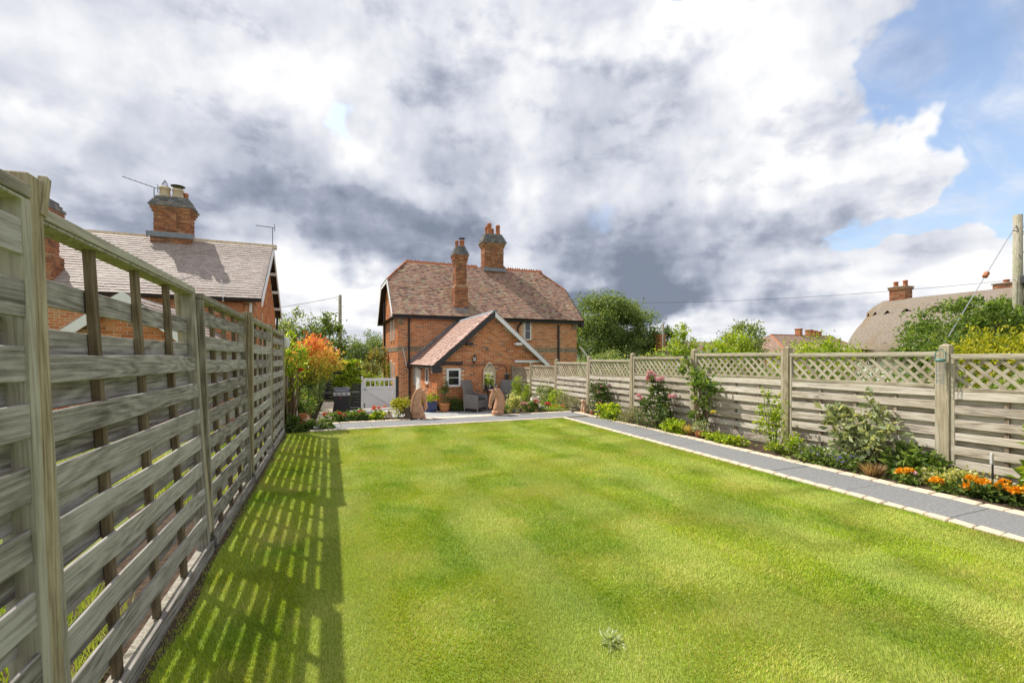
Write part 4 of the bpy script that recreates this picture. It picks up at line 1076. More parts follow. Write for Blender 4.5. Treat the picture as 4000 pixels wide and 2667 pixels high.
for k in range(3):
    zz = NEV + .5 + k * .6
    yy = 22.4 - (zz - NEV) / nsl
    loc(MB().box(NX1, NX1 + .2, yy - .1, yy + .1, zz - .3, zz - .2), 'purlin_end', 'white_paint', nroof)
loc(gutter(NX0, NX1 + .2, NEY - .06, NEV - .04), 'gutter', 'black_paint')
loc(MB().tube([(-3.6, NEY - .06, NEV - .1), (-3.6, NY0 - .06, NEV - .35), (-3.6, NY0 - .06, 0)], .05, 8), 'downpipe', 'black_paint')
loc(MB().tube([(NX1 + .06, 22.2, NEV - .1), (NX1 + .06, 22.0, NEV - .5), (NX1 + .06, 21.9, 0)], .045, 8), 'downpipe', 'black_paint')
loc(MB().box(NX1 - .15, NX1 - .08, NY0 - .06, NY0 - .005, .5, NEV - .1), 'corner_board', 'white_paint')
loc(MB().prism([(-2.85, 2.55), (-2.5, 2.55), (-2.45, 3.15), (-2.9, 3.15)], 'y', NY0 - .12, NY0 - .01), 'eaves_corbel', 'brick_flat')
window(nb, (NX0, NY0 + .004, 0), (0, -1, 0), (1, 0, 0), -9.5 - NX0, -9.0 - NX0, 2.2, 3.0, 1, 0, .07)
window(nb, (NX0, NY0 + .004, 0), (0, -1, 0), (1, 0, 0), -6.15 - NX0, -5.55 - NX0, 2.2, 3.0, 1, 1, .07)
nbk, nbb = [], []
nc = chimney(nb, nbk, nbb, -5.02, 19.2, [(5.2, 5.75, 1.16, .86), (5.75, 6.42, 1.02, .72), (6.42, 6.52, 1.10, .80), (6.52, 6.62, 1.18, .88)],
        [(6.62, 6.70, 1.26, .96), (6.70, 6.78, 1.18, .88), (6.78, 6.86, 1.09, .8), (6.86, 6.94, 1.0, .72), (6.94, 7.0, .92, .62)], [(-.25, -.10, 'slimcream', .36), (.12, -.08, 'cream', .34), (.3, .1, 'slim', .28)], r2)
loc(MB().prism([(-5.7, 5.55), (-4.36, 5.55), (-4.36, 5.72), (-5.7, 5.72)], 'y', 18.72, 18.77), 'lead_flashing', 'lead', nc)
loc(MB().box(-5.17, -4.87, 18.79, 18.86, 5.78, 6.45), 'pilaster', 'mortar_dark', nc)
brick_face(nbk, (-5.17, 18.79, 5.78), (1, 0, 0), (0, -1, 0), .30, .68, None, L=.15, rng=r2, depth=.014)
# wire spark guard on the left pot
wg = MB()
for k in range(8):
    t_ = k * math.pi / 4
    wg.tube([(-5.27 + .11 * math.cos(t_), 19.1 + .11 * math.sin(t_), 7.33), (-5.27 + .07 * math.cos(t_ + .2), 19.1 + .07 * math.sin(t_ + .2), 7.48), (-5.27, 19.1, 7.60)], .006, 4)
stuff(loc(wg, 'spark_guard', 'steel_dark', nc))
chimney(nb, nbk, nbb, -7.45, 16.6, [(3.3, 4.3, .8, .7), (4.3, 5.3, .62, .6), (5.3, 5.45, .7, .68), (5.45, 5.55, .78, .76)], [(5.55, 5.65, .82, .8), (5.65, 5.75, .72, .7), (5.75, 5.85, .6, .58)], [(0, 0, 'pot', .38)], r2)
pieces(nb, 'brick', nbk, M['brick_old'], 100, 73)
pieces(nb, 'cap_brick', nbb, M['brick_blue'], 60, 74)
# its rear gabled wing
GX0, GX1, GA, GY = -5.75, -1.95, -3.85, 11.6
def groof(x):
    return 2.78 - .85 * abs(x - GA)
gwall = loc(MB().prism([(GX0, -.5), (GX1, -.5), (GX1, groof(GX1) - .05), (GA, groof(GA) - .05), (GX0, groof(GX0) - .05)], 'y', GY + .006, NY0), 'wing_wall', 'mortar')
it = []
brick_face(it, (GX0, GY + .006, -.4), (1, 0, 0), (0, -1, 0), GX1 - GX0, 3.3, lambda a, b, h: b - .4 < groof(a + GX0) - .1 - h * .5, rng=r2)
pieces(gwall, 'brick', it, M['brick'], 80, 75, lambda c: c[2] > 1.6)
gr_ = loc(MB().prism([(GX0 - .2, groof(GX0 - .2)), (GA, groof(GA)), (GX1 + .2, groof(GX1 + .2)), (GX1 + .2, groof(GX1 + .2) - .06), (GA, groof(GA) - .06), (GX0 - .2, groof(GX0 - .2) - .06)], 'y', GY - .2, NY0), 'wing_roof', 'underlay')
it = []
tile_face(it, (GX1 + .23, GY - .2, groof(GX1 + .23) + .004), (0, 1, 0), Vector((-1, 0, .85)), NY0 - GY + .15, 2.7, None, gauge=.155, tw=.2, rng=r2, th=.018, jit=.003)
tile_face(it, (GX0 - .23, NY0 - .05, groof(GX0 - .23) + .004), (0, -1, 0), Vector((1, 0, .85)), NY0 - GY + .15, 2.7, None, gauge=.155, tw=.2, rng=r2, th=.018, jit=.003)
pieces(gr_, 'tile', it, M['tile_grey'], 0, 76)
for xa in (GX0 - .2, GX1 + .2):
    loc(MB().prism([(xa, groof(xa)), (GA, groof(GA)), (GA, groof(GA) - .22), (xa, groof(xa) - .22)], 'y', GY - .235, GY - .205), 'bargeboard', 'white_paint', gr_)
house = house_keep
# aerials on the neighbour's house
def aerial(label, base, mast_h, boom, n_el, el, mat='steel_dark', arm=None, pole_from=None):
    t = thing('tv_aerial', label, 'aerial', base)
    b = Vector((0, 0, mast_h))
    MB().tube([(0, 0, 0), b], .014, 6).build('mast', M[mat], t)
    d = Vector(boom)
    MB().tube([b - d * .15, b + d], .011, 5).build('boom', M[mat], t)
    u = d.cross(Vector((0, 0, 1))).normalized()
    m = MB()
    for k in range(n_el):
        p = b + d * (k + .5) / n_el
        m.tube([p - u * el, p + u * el], .006, 4)
    stuff(m.build('element', M[mat], t))
    q = b - d * .12
    m = MB()
    for k in (-1, 0, 1):
        m.tube([q + Vector((0, 0, .11 * k)) - u * el * 1.5, q + Vector((0, 0, .11 * k)) + u * el * 1.5], .006, 4)
    m.tube([q - Vector((0, 0, .14)), q + Vector((0, 0, .14))], .008, 4)
    stuff(m.build('reflector', M[mat], t))
    return t
aerial('spiky television aerial leaning out from the cream chimney pots', (-5.55, 19.0, 6.94), .33, (-.85, -.1, .22), 6, .1)
aerial('long thin television aerial on a mast at the tiled gable end', (NX1 + .18, 19.25, 4.95), 1.4, (-.55, -.1, .0), 8, .07)
aerial('small white aerial bracketed above the neighbouring gutter', (-2.95, 15.9, 3.15), .5, (.35, -.05, .0), 4, .08, 'white_paint')
ow = MB().lathe([(.01, 0), (.07, .01), (.075, .06), (.05, .13), (.03, .17)], 12).lathe([(.01, 0), (.045, .015), (.05, .05), (.03, .09), (.005, .1)], 10, (.0, 0, .17))
leafmat('leaf_varieg_w', G((.2, .26, .12), (.32, .38, .2), (.45, .5, .3)))
leafmat('leaf_photinia_far', [(0, (.05, .09, .02)), (.5, (.15, .19, .05)), (.8, (.3, .25, .08)), (1, (.42, .2, .08))])

# ================================================================== VEGETATION
def leaf_mesh(name, P, size, seed, aspect=.5, up=.35, out=None, droop=0.0, rbias=None):
    r = np.random.default_rng(seed); n = len(P)
    d = r.normal(size=(n, 3)); d /= np.linalg.norm(d, axis=1)[:, None]
    if out is not None:
        d = d + out * .8
    d[:, 2] -= droop
    d /= np.linalg.norm(d, axis=1)[:, None]
    nn = r.normal(size=(n, 3)); nn[:, 2] += up * 3; nn -= d * (nn * d).sum(1)[:, None]
    nn /= np.linalg.norm(nn, axis=1)[:, None] + 1e-9
    b = np.cross(nn, d)
    s = size * (.55 + .9 * r.random(n))[:, None]
    a = d * s; w_ = b * s * aspect / 2; f = nn * s * .10
    V = np.stack([P, P + a * .5 + w_ + f, P + a, P + a * .5 - w_ + f], 1).reshape(-1, 3)
    rn = r.random(n) if rbias is None else np.clip(rbias + r.normal(0, .17, n), 0, 1)
    return raw_mesh(name, V, quads=np.arange(4 * n).reshape(-1, 4), rnd=rn)
def lobe_points(lobes, n, seed, clumps=60, spread=.22, shell=.55):
    """points in clumps through ellipsoid lobes (cx, cy, cz, rx, ry, rz)"""
    r = np.random.default_rng(seed); L = np.array(lobes, float)
    vol = (L[:, 3] * L[:, 4] * L[:, 5]) ** .7; vol /= vol.sum()
    pts, outs, cl = [], [], []
    for k, l in enumerate(L):
        nc = max(4, int(clumps * vol[k])); nl = int(n * vol[k])
        q = r.normal(size=(nc, 3)); q /= np.linalg.norm(q, axis=1)[:, None]
        rad = shell + (1.08 - shell) * r.random(nc) ** .6
        c = l[:3] + q * rad[:, None] * l[3:6]
        wt = r.random(nc) ** 1.2 + .12; wt /= wt.sum()
        idx = r.choice(nc, nl, p=wt)
        g = np.clip(r.normal(size=(nl, 3)), -2, 2) * l[3:6] * spread * (.7 + .7 * r.random(nc))[idx][:, None]
        pts.append(c[idx] + g); outs.append(q[idx]); cl.append(c)
    return np.concatenate(pts), np.concatenate(outs), np.concatenate(cl)
def tubes_from(base, targets, r0, seed, n=5, sag=.15):
    rr = random.Random(seed); m = MB(); base = Vector(base)
    for t in targets:
        t = Vector(t); a = (base + t) / 2 + Vector((rr.uniform(-1, 1), rr.uniform(-1, 1), rr.uniform(-.2, .8))) * (t - base).length * sag
        pts = [base * (1 - q) ** 2 + a * 2 * q * (1 - q) + t * q * q for q in (0, .25, .5, .75, 1)]
        m.tube(pts, [r0, r0 * .8, r0 * .6, r0 * .4, r0 * .15], n)
    return m
def tree(name, label, loc_, lobes, nleaf, size, mat, trunk_h, trunk_r, seed, group=None, clumps=70, spread=.2, aspect=.5, bare=0, shell=.5, droop=0.0, cat='tree', trunk_mat='bark', up=.35, rise=None):
    t = thing(name, label, cat, loc_, 0, group)
    P, O, Cc = lobe_points(lobes, nleaf, seed, clumps, spread, shell)
    P[:, 2] = np.maximum(P[:, 2], .03)
    rb = None if rise is None else (P[:, 2] - rise[0]) / (rise[1] - rise[0])
    c = put('crown', leaf_mesh('crown', P, size, seed + 1, aspect, up, O, droop, rb), M[mat], t)
    rr = random.Random(seed); m = MB()
    lean = (rr.uniform(-.1, .1) * trunk_h, rr.uniform(-.1, .1) * trunk_h)
    top = (lean[0], lean[1], trunk_h)
    m.tube([(0, 0, -.15), (lean[0] * .3, lean[1] * .3, trunk_h * .4), top], [trunk_r * 1.15, trunk_r * .9, trunk_r * .7], 8)
    sel = rr.sample(list(map(tuple, Cc)), min(len(Cc), 14 + bare))
    sel = [s for s in sel if s[2] > trunk_h * .7] or sel[:4]
    b = tubes_from(top, sel, trunk_r * .5, seed)
    m.add(b.v, b.f)
    tr = m.build('trunk', M[trunk_mat], t, smooth=True)
    return t
def plant(name, label, loc_, lobes, nleaf, size, mat, seed, flowers=(), stem='stem_green', group=None, clumps=26, spread=.28, aspect=.5, cat='plant', up=.35, shell=.35, droop=0.0, nst=7, blades_=None):
    t = thing(name, label, cat, loc_, 0, group)
    if lobes:
        P, O, Cc = lobe_points(lobes, nleaf, seed, clumps, spread, shell)
        P[:, 2] = np.maximum(P[:, 2], .004)
        put('foliage', leaf_mesh('foliage', P, size, seed + 1, aspect, up, O, droop), M[mat], t)
        rr = random.Random(seed)
        sel = rr.sample(list(map(tuple, Cc)), min(len(Cc), nst))
        h = max(l[2] + l[5] for l in lobes)
        if nst:
            stuff(tubes_from((0, 0, -.03), sel, max(.004, h * .012), seed).build('stem', M[stem], t))
    if blades_:
        n, hgt, spr, bm = blades_
        r = np.random.default_rng(seed); th = r.random(n) * 6.283; q = r.random(n) ** .6
        base = np.stack([np.cos(th) * q * spr * .35, np.sin(th) * q * spr * .35, np.zeros(n)], 1)
        tip = np.stack([np.cos(th) * q * spr, np.sin(th) * q * spr, hgt * (.55 + .45 * r.random(n))], 1)
        mid = base * .5 + tip * .5; mid[:, 2] = tip[:, 2] * .62
        sd_ = np.stack([-np.sin(th + 1), np.cos(th + 1), np.zeros(n)], 1) * .006
        V = np.stack([base, mid + sd_, tip, mid - sd_], 1).reshape(-1, 3)
        put('blade_tuft', raw_mesh('blade_tuft', V, quads=np.arange(4 * n).reshape(-1, 4), rnd=r.random(n)), M[bm], t)
    for k, (fx, fy, fz, fr, fm) in enumerate(flowers):
        r = np.random.default_rng(seed * 31 + k); n = int(230 if fr > .038 else 60)
        q = r.normal(size=(n, 3)); q /= np.linalg.norm(q, axis=1)[:, None]; q[:, 2] = np.abs(q[:, 2]) * .8 - .1
        P = q * fr * (.4 + .6 * r.random(n))[:, None]
        put('flower', leaf_mesh('flower', P, fr * .42, seed * 17 + k, 1.0, .1, q), M[fm], t, (fx, fy, fz))
    return t
pr2 = random.Random(77)
def scatter_flowers(n, x, y, z, fr, mats, seed):
    r = random.Random(seed)
    return [(r.uniform(-x, x), r.uniform(-y, y), z * r.uniform(.75, 1.1), fr * r.uniform(.7, 1.25), r.choice(mats)) for _ in range(n)]

# ---- far and middle distance, right
tree('willow_tree', 'large rounded pale green willow rising beyond the house end', (32.6, 48, -.4), [(-1.2, 0, 6.0, 4.2, 3.6, 3.0), (3.0, 0, 5.6, 3.4, 3.2, 2.7), (-2.8, -1, 3.4, 3.4, 3, 2.6), (2.4, -1, 2.8, 4.2, 3, 2.4), (.2, 0, 7.4, 2.6, 2.4, 1.8)], 42000, .34, 'leaf_far', 2.6, .45, 101, clumps=150, spread=.16, droop=.35, aspect=.38)
tree('broadleaf_tree', 'dark green tree behind the middle telegraph pole', (39.5, 47, -.3), [(0, 0, 3.6, 2.4, 2.4, 1.9), (-1.6, 0, 2.2, 1.8, 1.8, 1.6), (1.8, 0, 2.2, 1.8, 1.8, 1.5)], 9000, .28, 'leaf_dark', 1.6, .25, 102, clumps=70)
tree('fruit_tree', 'bright green upright fruit tree just behind the trellis fence', (18.3, 20, -.3), [(.1, 0, 2.1, .8, .8, 1.2), (-.4, 0, 1.4, 1.2, 1.0, 1.0), (.5, .1, 1.2, 1.1, 1, .9), (.0, 0, 3.3, .28, .28, .6)], 5200, .15, 'leaf_lime', 1.0, .07, 103, clumps=80, spread=.18, bare=6)
tree('garden_tree', 'yellowish green spreading tree left of the brown hipped roof', (26.2, 24, -.2), [(0, 0, 2.3, 1.5, 1.3, 1.2), (-1.2, 0, 1.5, 1.3, 1.1, 1.0), (.6, 0, 1.3, 1.5, 1.2, 1.0)], 6500, .17, 'leaf_lime', 1.0, .1, 104, clumps=80, spread=.18)
tree('garden_tree', 'pale feathery tree with upright twigs beside the brown hipped roof', (29.0, 25, -.2), [(0, 0, 2.8, 1.5, 1.2, 1.3), (.4, 0, 1.6, 1.9, 1.2, 1.1), (-.5, 0, 3.5, .6, .6, .7), (.9, 0, 3.3, .5, .5, .7)], 6500, .17, 'leaf_pale', 1.0, .1, 105, clumps=80, spread=.18)
tree('golden_bush', 'rounded golden green bush before the thatched cottage end', (20.6, 14, -.1), [(0, 0, 1.4, 1.6, 1.2, .95), (-1.1, 0, 1.1, 1.1, 1, .8), (1.2, 0, 1.0, 1.2, 1, .9)], 8000, .12, 'leaf_lime', .5, .06, 106, clumps=90, cat='bush')
tree('apple_tree', 'spreading green apple tree in front of the thatched roof', (23.2, 9.9, 0), [(.2, 0, 2.5, 2.2, 1.6, 1.0), (-2.0, 0, 1.55, 1.3, 1.2, .8), (2.6, 0, 2.5, 1.8, 1.5, 1.15), (1.2, 0, 3.3, 1.3, 1.0, .5), (-.3, 0, 1.2, 2.4, 1.5, .8)], 25000, .14, 'leaf_mid', 1.3, .14, 107, clumps=170, spread=.15)
tree('golden_shrub', 'bright yellow leaved shrub beside the tall telegraph pole', (20.5, 8.0, 0), [(0, 0, 1.4, 1.2, 1.1, .8), (-1.0, 0, 1.0, .9, .9, .6), (1.4, 0, 1.45, 1.1, 1, .85)], 7000, .14, 'leaf_gold', .5, .06, 108, clumps=90, cat='bush', aspect=.35)
tree('round_bush', 'low rounded green bush between house end and willow', (20.2, 30, -.5), [(0, 0, 1.35, 1.7, 1.4, 1.05), (1.2, 0, 1.0, 1.2, 1, .9)], 5000, .15, 'leaf_pale', .4, .08, 109, clumps=60, cat='bush')
for k, (x, y, h_, rr_) in enumerate(((60, 95, 5.5, 5), (72, 92, 4.6, 5), (84, 90, 5.0, 6), (49, 98, 5.0, 5), (98, 90, 4.8, 6), (115, 80, 5, 7), (128, 62, 5, 7), (135, 45, 5.5, 7))):
    tree('distant_tree', 'dull green hedgerow tree on the skyline beyond the far roofs', (x, y, .2), [(0, 0, h_ * .55, rr_, 3, h_ * .45), (rr_ * .5, 0, h_ * .4, rr_ * .7, 3, h_ * .4)], 2200, .55, 'leaf_far', 1.0, .2, 120 + k, group='hedgerow trees beyond the far roofs', clumps=40)
# hedge just behind the trellis fence
hl = []
rr = random.Random(8)
for k in range(15):
    hl.append((rr.uniform(-.3, .5), -6.2 + k * .95, .72 + rr.uniform(-.06, .06), .75, .8, .66 + rr.uniform(-.1, .04)))
plant('hedge', 'leafy green hedge seen through the diagonal trellis', (8.2, 7.2, 0), hl, 26000, .075, 'leaf_hedge', 130, cat='hedge', clumps=420, spread=.2, nst=20, stem='stem_brown')
# ---- left distance
tree('ash_tree', 'thin tree with bare dark branches behind the orange leaved shrub', (-1.3, 26.5, -.6), [(0, 0, 3.3, 1.3, 1.2, 1.2), (-1.0, 0, 2.8, 1.1, 1.0, 1.1), (.8, 0, 2.6, 1.0, 1, 1.0)], 3600, .15, 'leaf_pale', 1.7, .13, 140, clumps=70, spread=.16, bare=26)
tree('hazel_tree', 'dense mid green tree left of the roadside telegraph pole', (-.1, 26.0, -.6), [(0, 0, 2.7, 1.0, 1.0, 1.3), (-.6, 0, 1.9, 1.1, 1.0, 1.2), (.2, 0, 3.5, .5, .5, .7)], 6500, .14, 'leaf_mid', 1.2, .1, 141, clumps=70, spread=.2, bare=4)
for k, (x, h_, rr_) in enumerate(((4.5, 6.0, 3.0), (8.0, 7.2, 3.2), (10.5, 6.2, 3.2), (1.0, 5.0, 2.6), (14, 6.4, 3.4), (-4, 5.5, 4))):
    tree('field_tree', 'grey green tree in the hedge across the field', (x, 112 + (k % 2) * 4, .4), [(0, 0, h_ * .55, rr_, 2.5, h_ * .46), (rr_ * .4, 0, h_ * .35, rr_, 2.5, h_ * .36)], 2600, .42, 'leaf_far', 1.2, .2, 150 + k, group='trees across the field', clumps=50)
tree('rowan_tree', 'small reddish green tree standing beyond the white gate', (2.25, 25.4, -.72), [(0, 0, 1.9, .6, .6, .6), (-.35, 0, 1.5, .5, .5, .45), (.3, 0, 2.3, .35, .35, .4)], 2200, .12, 'leaf_photinia_far', 1.1, .04, 160, clumps=50, spread=.2, bare=6)
plant('shrub_border', 'bright green shrubs seen over the white gate', (1.9, 23.6, -.72), [(-.5, 0, .75, .65, .5, .7), (.4, .4, .65, .6, .5, .65), (1.0, .9, 1.0, .4, .4, .8)], 4200, .10, 'leaf_lime', 161, clumps=50, cat='bush')
# ---- left border: photinia and company
tree('photinia_tree', 'orange and red leaved photinia rising above the left border', (-.45, 13.4, -.06), [(-.05, 0, 1.38, .68, .6, .55), (.25, .1, 1.35, .48, .45, .42), (-.35, -.1, 1.0, .5, .5, .5), (.1, 0, 1.75, .42, .4, .32)], 5600, .09, 'leaf_photinia', .7, .035, 170, clumps=110, spread=.18, aspect=.42, rise=(.5, 2.1))
tree('cotoneaster_bush', 'dark green shrub mass under the orange photinia', (-.62, 14.2, -.06), [(0, -.3, .55, .42, .7, .55), (-.1, -1.2, .42, .3, .6, .42), (.1, .7, .65, .4, .7, .55)], 6500, .06, 'leaf_dark', .3, .03, 171, clumps=90, cat='bush')
plant('leafy_shrub', 'mid green bush overhanging the sandstone coping', (-.66, 12.3, -.06), [(0, 0, .38, .22, .45, .36), (.1, .4, .3, .22, .4, .3), (-.05, -.5, .3, .2, .4, .3)], 4200, .065, 'leaf_mid', 172, flowers=[(.1, -.2, .55, .05, 'petal_magenta'), (.22, .3, .4, .045, 'petal_red')], cat='bush')
plant('climbing_rose', 'climbing rose with apples of leaves on the end of slatted fence', (-.74, 10.35, -.06), [(.05, .0, 1.6, .24, .25, .26), (.10, .05, 1.25, .18, .2, .22), (-.02, .2, 1.9, .14, .14, .14), (.03, .05, .85, .1, .12, .15)], 1000, .075, 'leaf_lime', 173, flowers=[(.2, -.05, 1.25, .05, 'petal_red')], nst=10, stem='stem_brown')
plant('acanthus_plant', 'dark cut leaved plant at the corner of the lawn', (-.48, 9.95, 0), [(0, 0, .09, .24, .18, .08), (.26, .02, .08, .18, .14, .07), (-.2, .1, .13, .12, .16, .11)], 800, .10, 'leaf_dark', 174, aspect=.35)
plant('climber', 'leafy climber spilling over the top of the black screen', (.62, 17.65, -.5), [(-.2, 0, 1.62, .38, .16, .2), (.28, 0, 1.58, .3, .14, .2), (-.1, -.05, 1.15, .28, .12, .26), (.3, -.05, 1.18, .2, .1, .16), (-.3, 0, .9, .2, .1, .12)], 3300, .085, 'leaf_lime', 175, flowers=[(-.2, -.12, 1.78, .06, 'petal_red'), (.35, -.1, 1.72, .05, 'petal_coral')], cat='climber', aspect=.75, nst=12)
# ---- geraniums and other plants of the front beds
fl = ['petal_red', 'petal_magenta', 'petal_coral', 'petal_pink']
plant('geranium', 'red and pink geranium clump against the sandstone coping', (.12, 10.98, .02), [(0, 0, .08, .24, .14, .09)], 700, .055, 'leaf_mid', 180, scatter_flowers(7, .22, .1, .17, .042, ['petal_red', 'petal_magenta'], 1), aspect=.8)
plant('geranium', 'green clump with two tall red geranium heads before barbecue', (.62, 11.0, .02), [(0, 0, .09, .2, .13, .1)], 700, .06, 'leaf_mid', 181, scatter_flowers(4, .16, .1, .22, .042, ['petal_red', 'petal_magenta'], 2), aspect=.8)
plant('geranium', 'coral geranium heads on thin stalks below the white gate', (1.05, 11.0, .02), [(0, 0, .07, .16, .12, .08)], 450, .055, 'leaf_lime', 182, scatter_flowers(4, .16, .1, .27, .045, ['petal_coral', 'petal_pink'], 3), aspect=.8)
plant('heather', 'small brownish tuft beside the yellow shrub', (1.27, 10.98, .02), [(0, 0, .08, .09, .09, .09)], 350, .035, 'leaf_brown', 183)
plant('euonymus_bush', 'compact golden yellow shrub beside the upright horse head', (1.52, 10.95, .02), [(0, 0, .22, .2, .16, .2), (.06, 0, .3, .14, .13, .14)], 1700, .045, 'leaf_gold', 184, cat='bush')
plant('variegated_bush', 'yellow edged variegated shrub beside the bowing horse head', (4.42, 10.98, .02), [(0, 0, .22, .2, .14, .2), (.03, 0, .32, .13, .12, .13)], 1600, .05, 'leaf_varieg', 185, cat='bush')
plant('ivy', 'small ivy trailing at the base of the bowing horse head', (4.16, 10.9, .02), [(0, 0, .08, .11, .08, .09)], 320, .055, 'leaf_mid', 186, aspect=.8)
plant('geranium', 'pink and coral geranium mass below the blue pot', (4.93, 11.0, .02), [(0, 0, .12, .22, .12, .12)], 700, .05, 'leaf_mid', 187, scatter_flowers(13, .22, .1, .26, .045, ['petal_pink', 'petal_coral', 'petal_magenta'], 4), aspect=.8)
plant('lobelia', 'small blue flowered bedding plant in the front bed', (5.28, 10.95, .02), [(0, 0, .06, .14, .1, .06)], 400, .035, 'leaf_mid', 188, scatter_flowers(6, .12, .08, .11, .03, ['petal_blue'], 5))
plant('bedding_plant', 'low mixed bedding with coral dots near the path corner', (5.72, 10.95, .02), [(0, 0, .06, .26, .12, .07)], 800, .04, 'leaf_lime', 189, scatter_flowers(6, .24, .1, .13, .03, ['petal_coral', 'petal_red', 'petal_yellow'], 6))
plant('geranium', 'red geranium hanging over the sandstone coping', (6.12, 12.3, -.03), [(0, 0, .06, .16, .2, .07)], 400, .05, 'leaf_mid', 190, scatter_flowers(6, .15, .2, .13, .05, ['petal_red', 'petal_magenta'], 7), aspect=.8)
# ---- right border, far to near
plant('hydrangea_bush', 'pale green leafy bush behind the white stone block', (6.42, 13.2, -.12), [(0, 0, .34, .16, .38, .3), (0, -.35, .25, .15, .3, .24)], 1700, .075, 'leaf_pale', 200, cat='bush')
plant('leafy_shrub', 'bright green bush next to the pale hydrangea', (6.4, 12.3, -.12), [(0, 0, .28, .16, .35, .26)], 1300, .07, 'leaf_lime', 201, cat='bush')
plant('lavender', 'grey green lavender mound beside the seated dog statue', (6.30, 11.1, 0), [(0, 0, .19, .22, .3, .18), (0, .45, .22, .2, .3, .2)], 2000, .05, 'leaf_lavender', 202, aspect=.25, cat='bush')
plant('rose_bush', 'dark green rose bush with faded mauve blooms by dog statue', (6.32, 9.75, 0), [(0, 0, .38, .22, .24, .32), (.02, .1, .62, .16, .18, .18)], 2000, .06, 'leaf_dark', 203, scatter_flowers(7, .14, .18, .78, .055, ['petal_mauve', 'petal_pink'], 8) + [(-.2, -.25, .35, .035, 'petal_coral'), (-.18, -.32, .28, .04, 'petal_red')], cat='bush')
plant('geranium', 'fresh green hardy geranium without flowers at the path edge', (6.16, 9.1, 0), [(0, 0, .16, .2, .28, .15), (0, -.3, .12, .18, .2, .11)], 1400, .075, 'leaf_lime', 204, aspect=.8)
plant('lavender', 'silvery lavender clump left of the tall pink rose', (6.18, 8.25, 0), [(0, 0, .18, .2, .34, .17)], 1900, .055, 'leaf_lavender', 205, aspect=.22, cat='bush')
plant('pink_rose', 'tall rose bush with clusters of double pink blooms', (6.26, 7.6, 0), [(0, 0, .32, .24, .32, .28), (.02, -.05, .62, .16, .2, .22), (-.02, .0, .88, .12, .13, .14)], 1900, .068, 'leaf_dark', 206,
      [(-.06, .12, 1.13, .06, 'petal_pink'), (-.02, .04, 1.08, .055, 'petal_pink'), (-.05, .18, 1.0, .06, 'petal_pink'), (-.08, -.04, 1.0, .065, 'petal_pink'), (-.04, -.14, .99, .065, 'petal_pink'), (-.1, .03, .95, .06, 'petal_pink'), (-.02, -.2, 1.03, .05, 'petal_pink'), (-.1, .45, .62, .06, 'petal_pink'), (-.08, .36, .56, .06, 'petal_pink'), (-.05, -.52, .68, .065, 'petal_pink'), (-.08, .14, 1.06, .05, 'petal_pink')], cat='bush', nst=14, stem='stem_brown')
plant('alchemilla', 'low lime green clump between pink rose and fence post', (6.16, 6.95, 0), [(0, 0, .11, .15, .22, .1)], 900, .06, 'leaf_lime', 207, [(-.05, -.2, .17, .035, 'petal_yellow')], aspect=.8)
plant('climbing_rose', 'leggy climbing rose with a yellow bloom casting shadow on fence', (6.40, 6.45, 0), [(.05, .35, 1.18, .13, .18, .16), (.02, .15, .98, .15, .28, .16), (0, -.12, 1.0, .12, .2, .14), (0, .0, .72, .12, .2, .16), (-.02, .1, .42, .1, .16, .12), (.05, .42, 1.42, .06, .08, .12)], 430, .105, 'leaf_mid', 208, [(-.08, -.3, .48, .04, 'petal_yellow')], nst=16, stem='stem_brown', aspect=.6)
plant('sedge_tuft', 'tuft of tan ornamental grass beside a small clay pot', (6.2, 6.62, 0), [], 0, .05, 'dry_grass', 209, blades_=(160, .24, .16, 'dry_grass'))
plant('bedding_plant', 'low yellow flowered bedding right of the small clay pot', (6.14, 5.72, 0), [(0, 0, .07, .12, .34, .08)], 900, .05, 'leaf_lime', 210, [(-.02, .2, .14, .03, 'petal_yellow'), (-.04, -.05, .14, .03, 'petal_yellow'), (-.02, -.25, .13, .032, 'petal_orange')], aspect=.7)
plant('euonymus', 'upright yellow green shrub with arching shoots against fence', (6.2, 4.86, 0), [(.05, 0, .3, .14, .26, .28), (.08, .12, .6, .1, .14, .22), (.06, .2, .86, .05, .06, .14), (0, -.25, .18, .13, .18, .15)], 1500, .055, 'leaf_lime', 211, nst=12, cat='bush', aspect=.4)
plant('campanula', 'sprawling plant dotted with small violet blue flowers', (6.10, 4.0, 0), [(0, 0, .1, .17, .36, .1)], 1500, .045, 'leaf_mid', 212, scatter_flowers(26, .17, .36, .17, .02, ['petal_blue'], 9))
plant('elaeagnus_bush', 'large silvery variegated shrub standing against the slatted fence', (6.34, 3.75, 0), [(0, 0, .34, .2, .28, .26), (.02, -.05, .58, .18, .26, .2), (-.05, .28, .6, .1, .14, .14), (.03, -.1, .84, .05, .08, .14), (-.05, .42, .7, .05, .08, .08)], 1150, .10, 'leaf_silver', 213, cat='bush', stem='stem_brown', nst=12)
plant('lavender', 'spent brown lavender at the feet of the silvery shrub', (6.06, 3.46, 0), [], 0, .05, 'leaf_brown', 214, blades_=(260, .2, .17, 'leaf_brown'))
plant('rhododendron', 'glossy green shrub with whorled long leaves near the thick post', (6.36, 3.22, 0), [(0, 0, .2, .17, .18, .16), (0, -.14, .16, .14, .12, .1)], 620, .13, 'leaf_mid', 215, aspect=.3, cat='bush')
plant('marigold', 'single orange marigold beside a pink bud at the edging', (6.06, 3.13, 0), [(0, 0, .06, .08, .1, .06)], 300, .05, 'leaf_mid', 216, [(-.02, .02, .14, .05, 'petal_orange'), (.03, -.03, .16, .045, 'petal_orange'), (.02, -.08, .15, .03, 'petal_pink')])
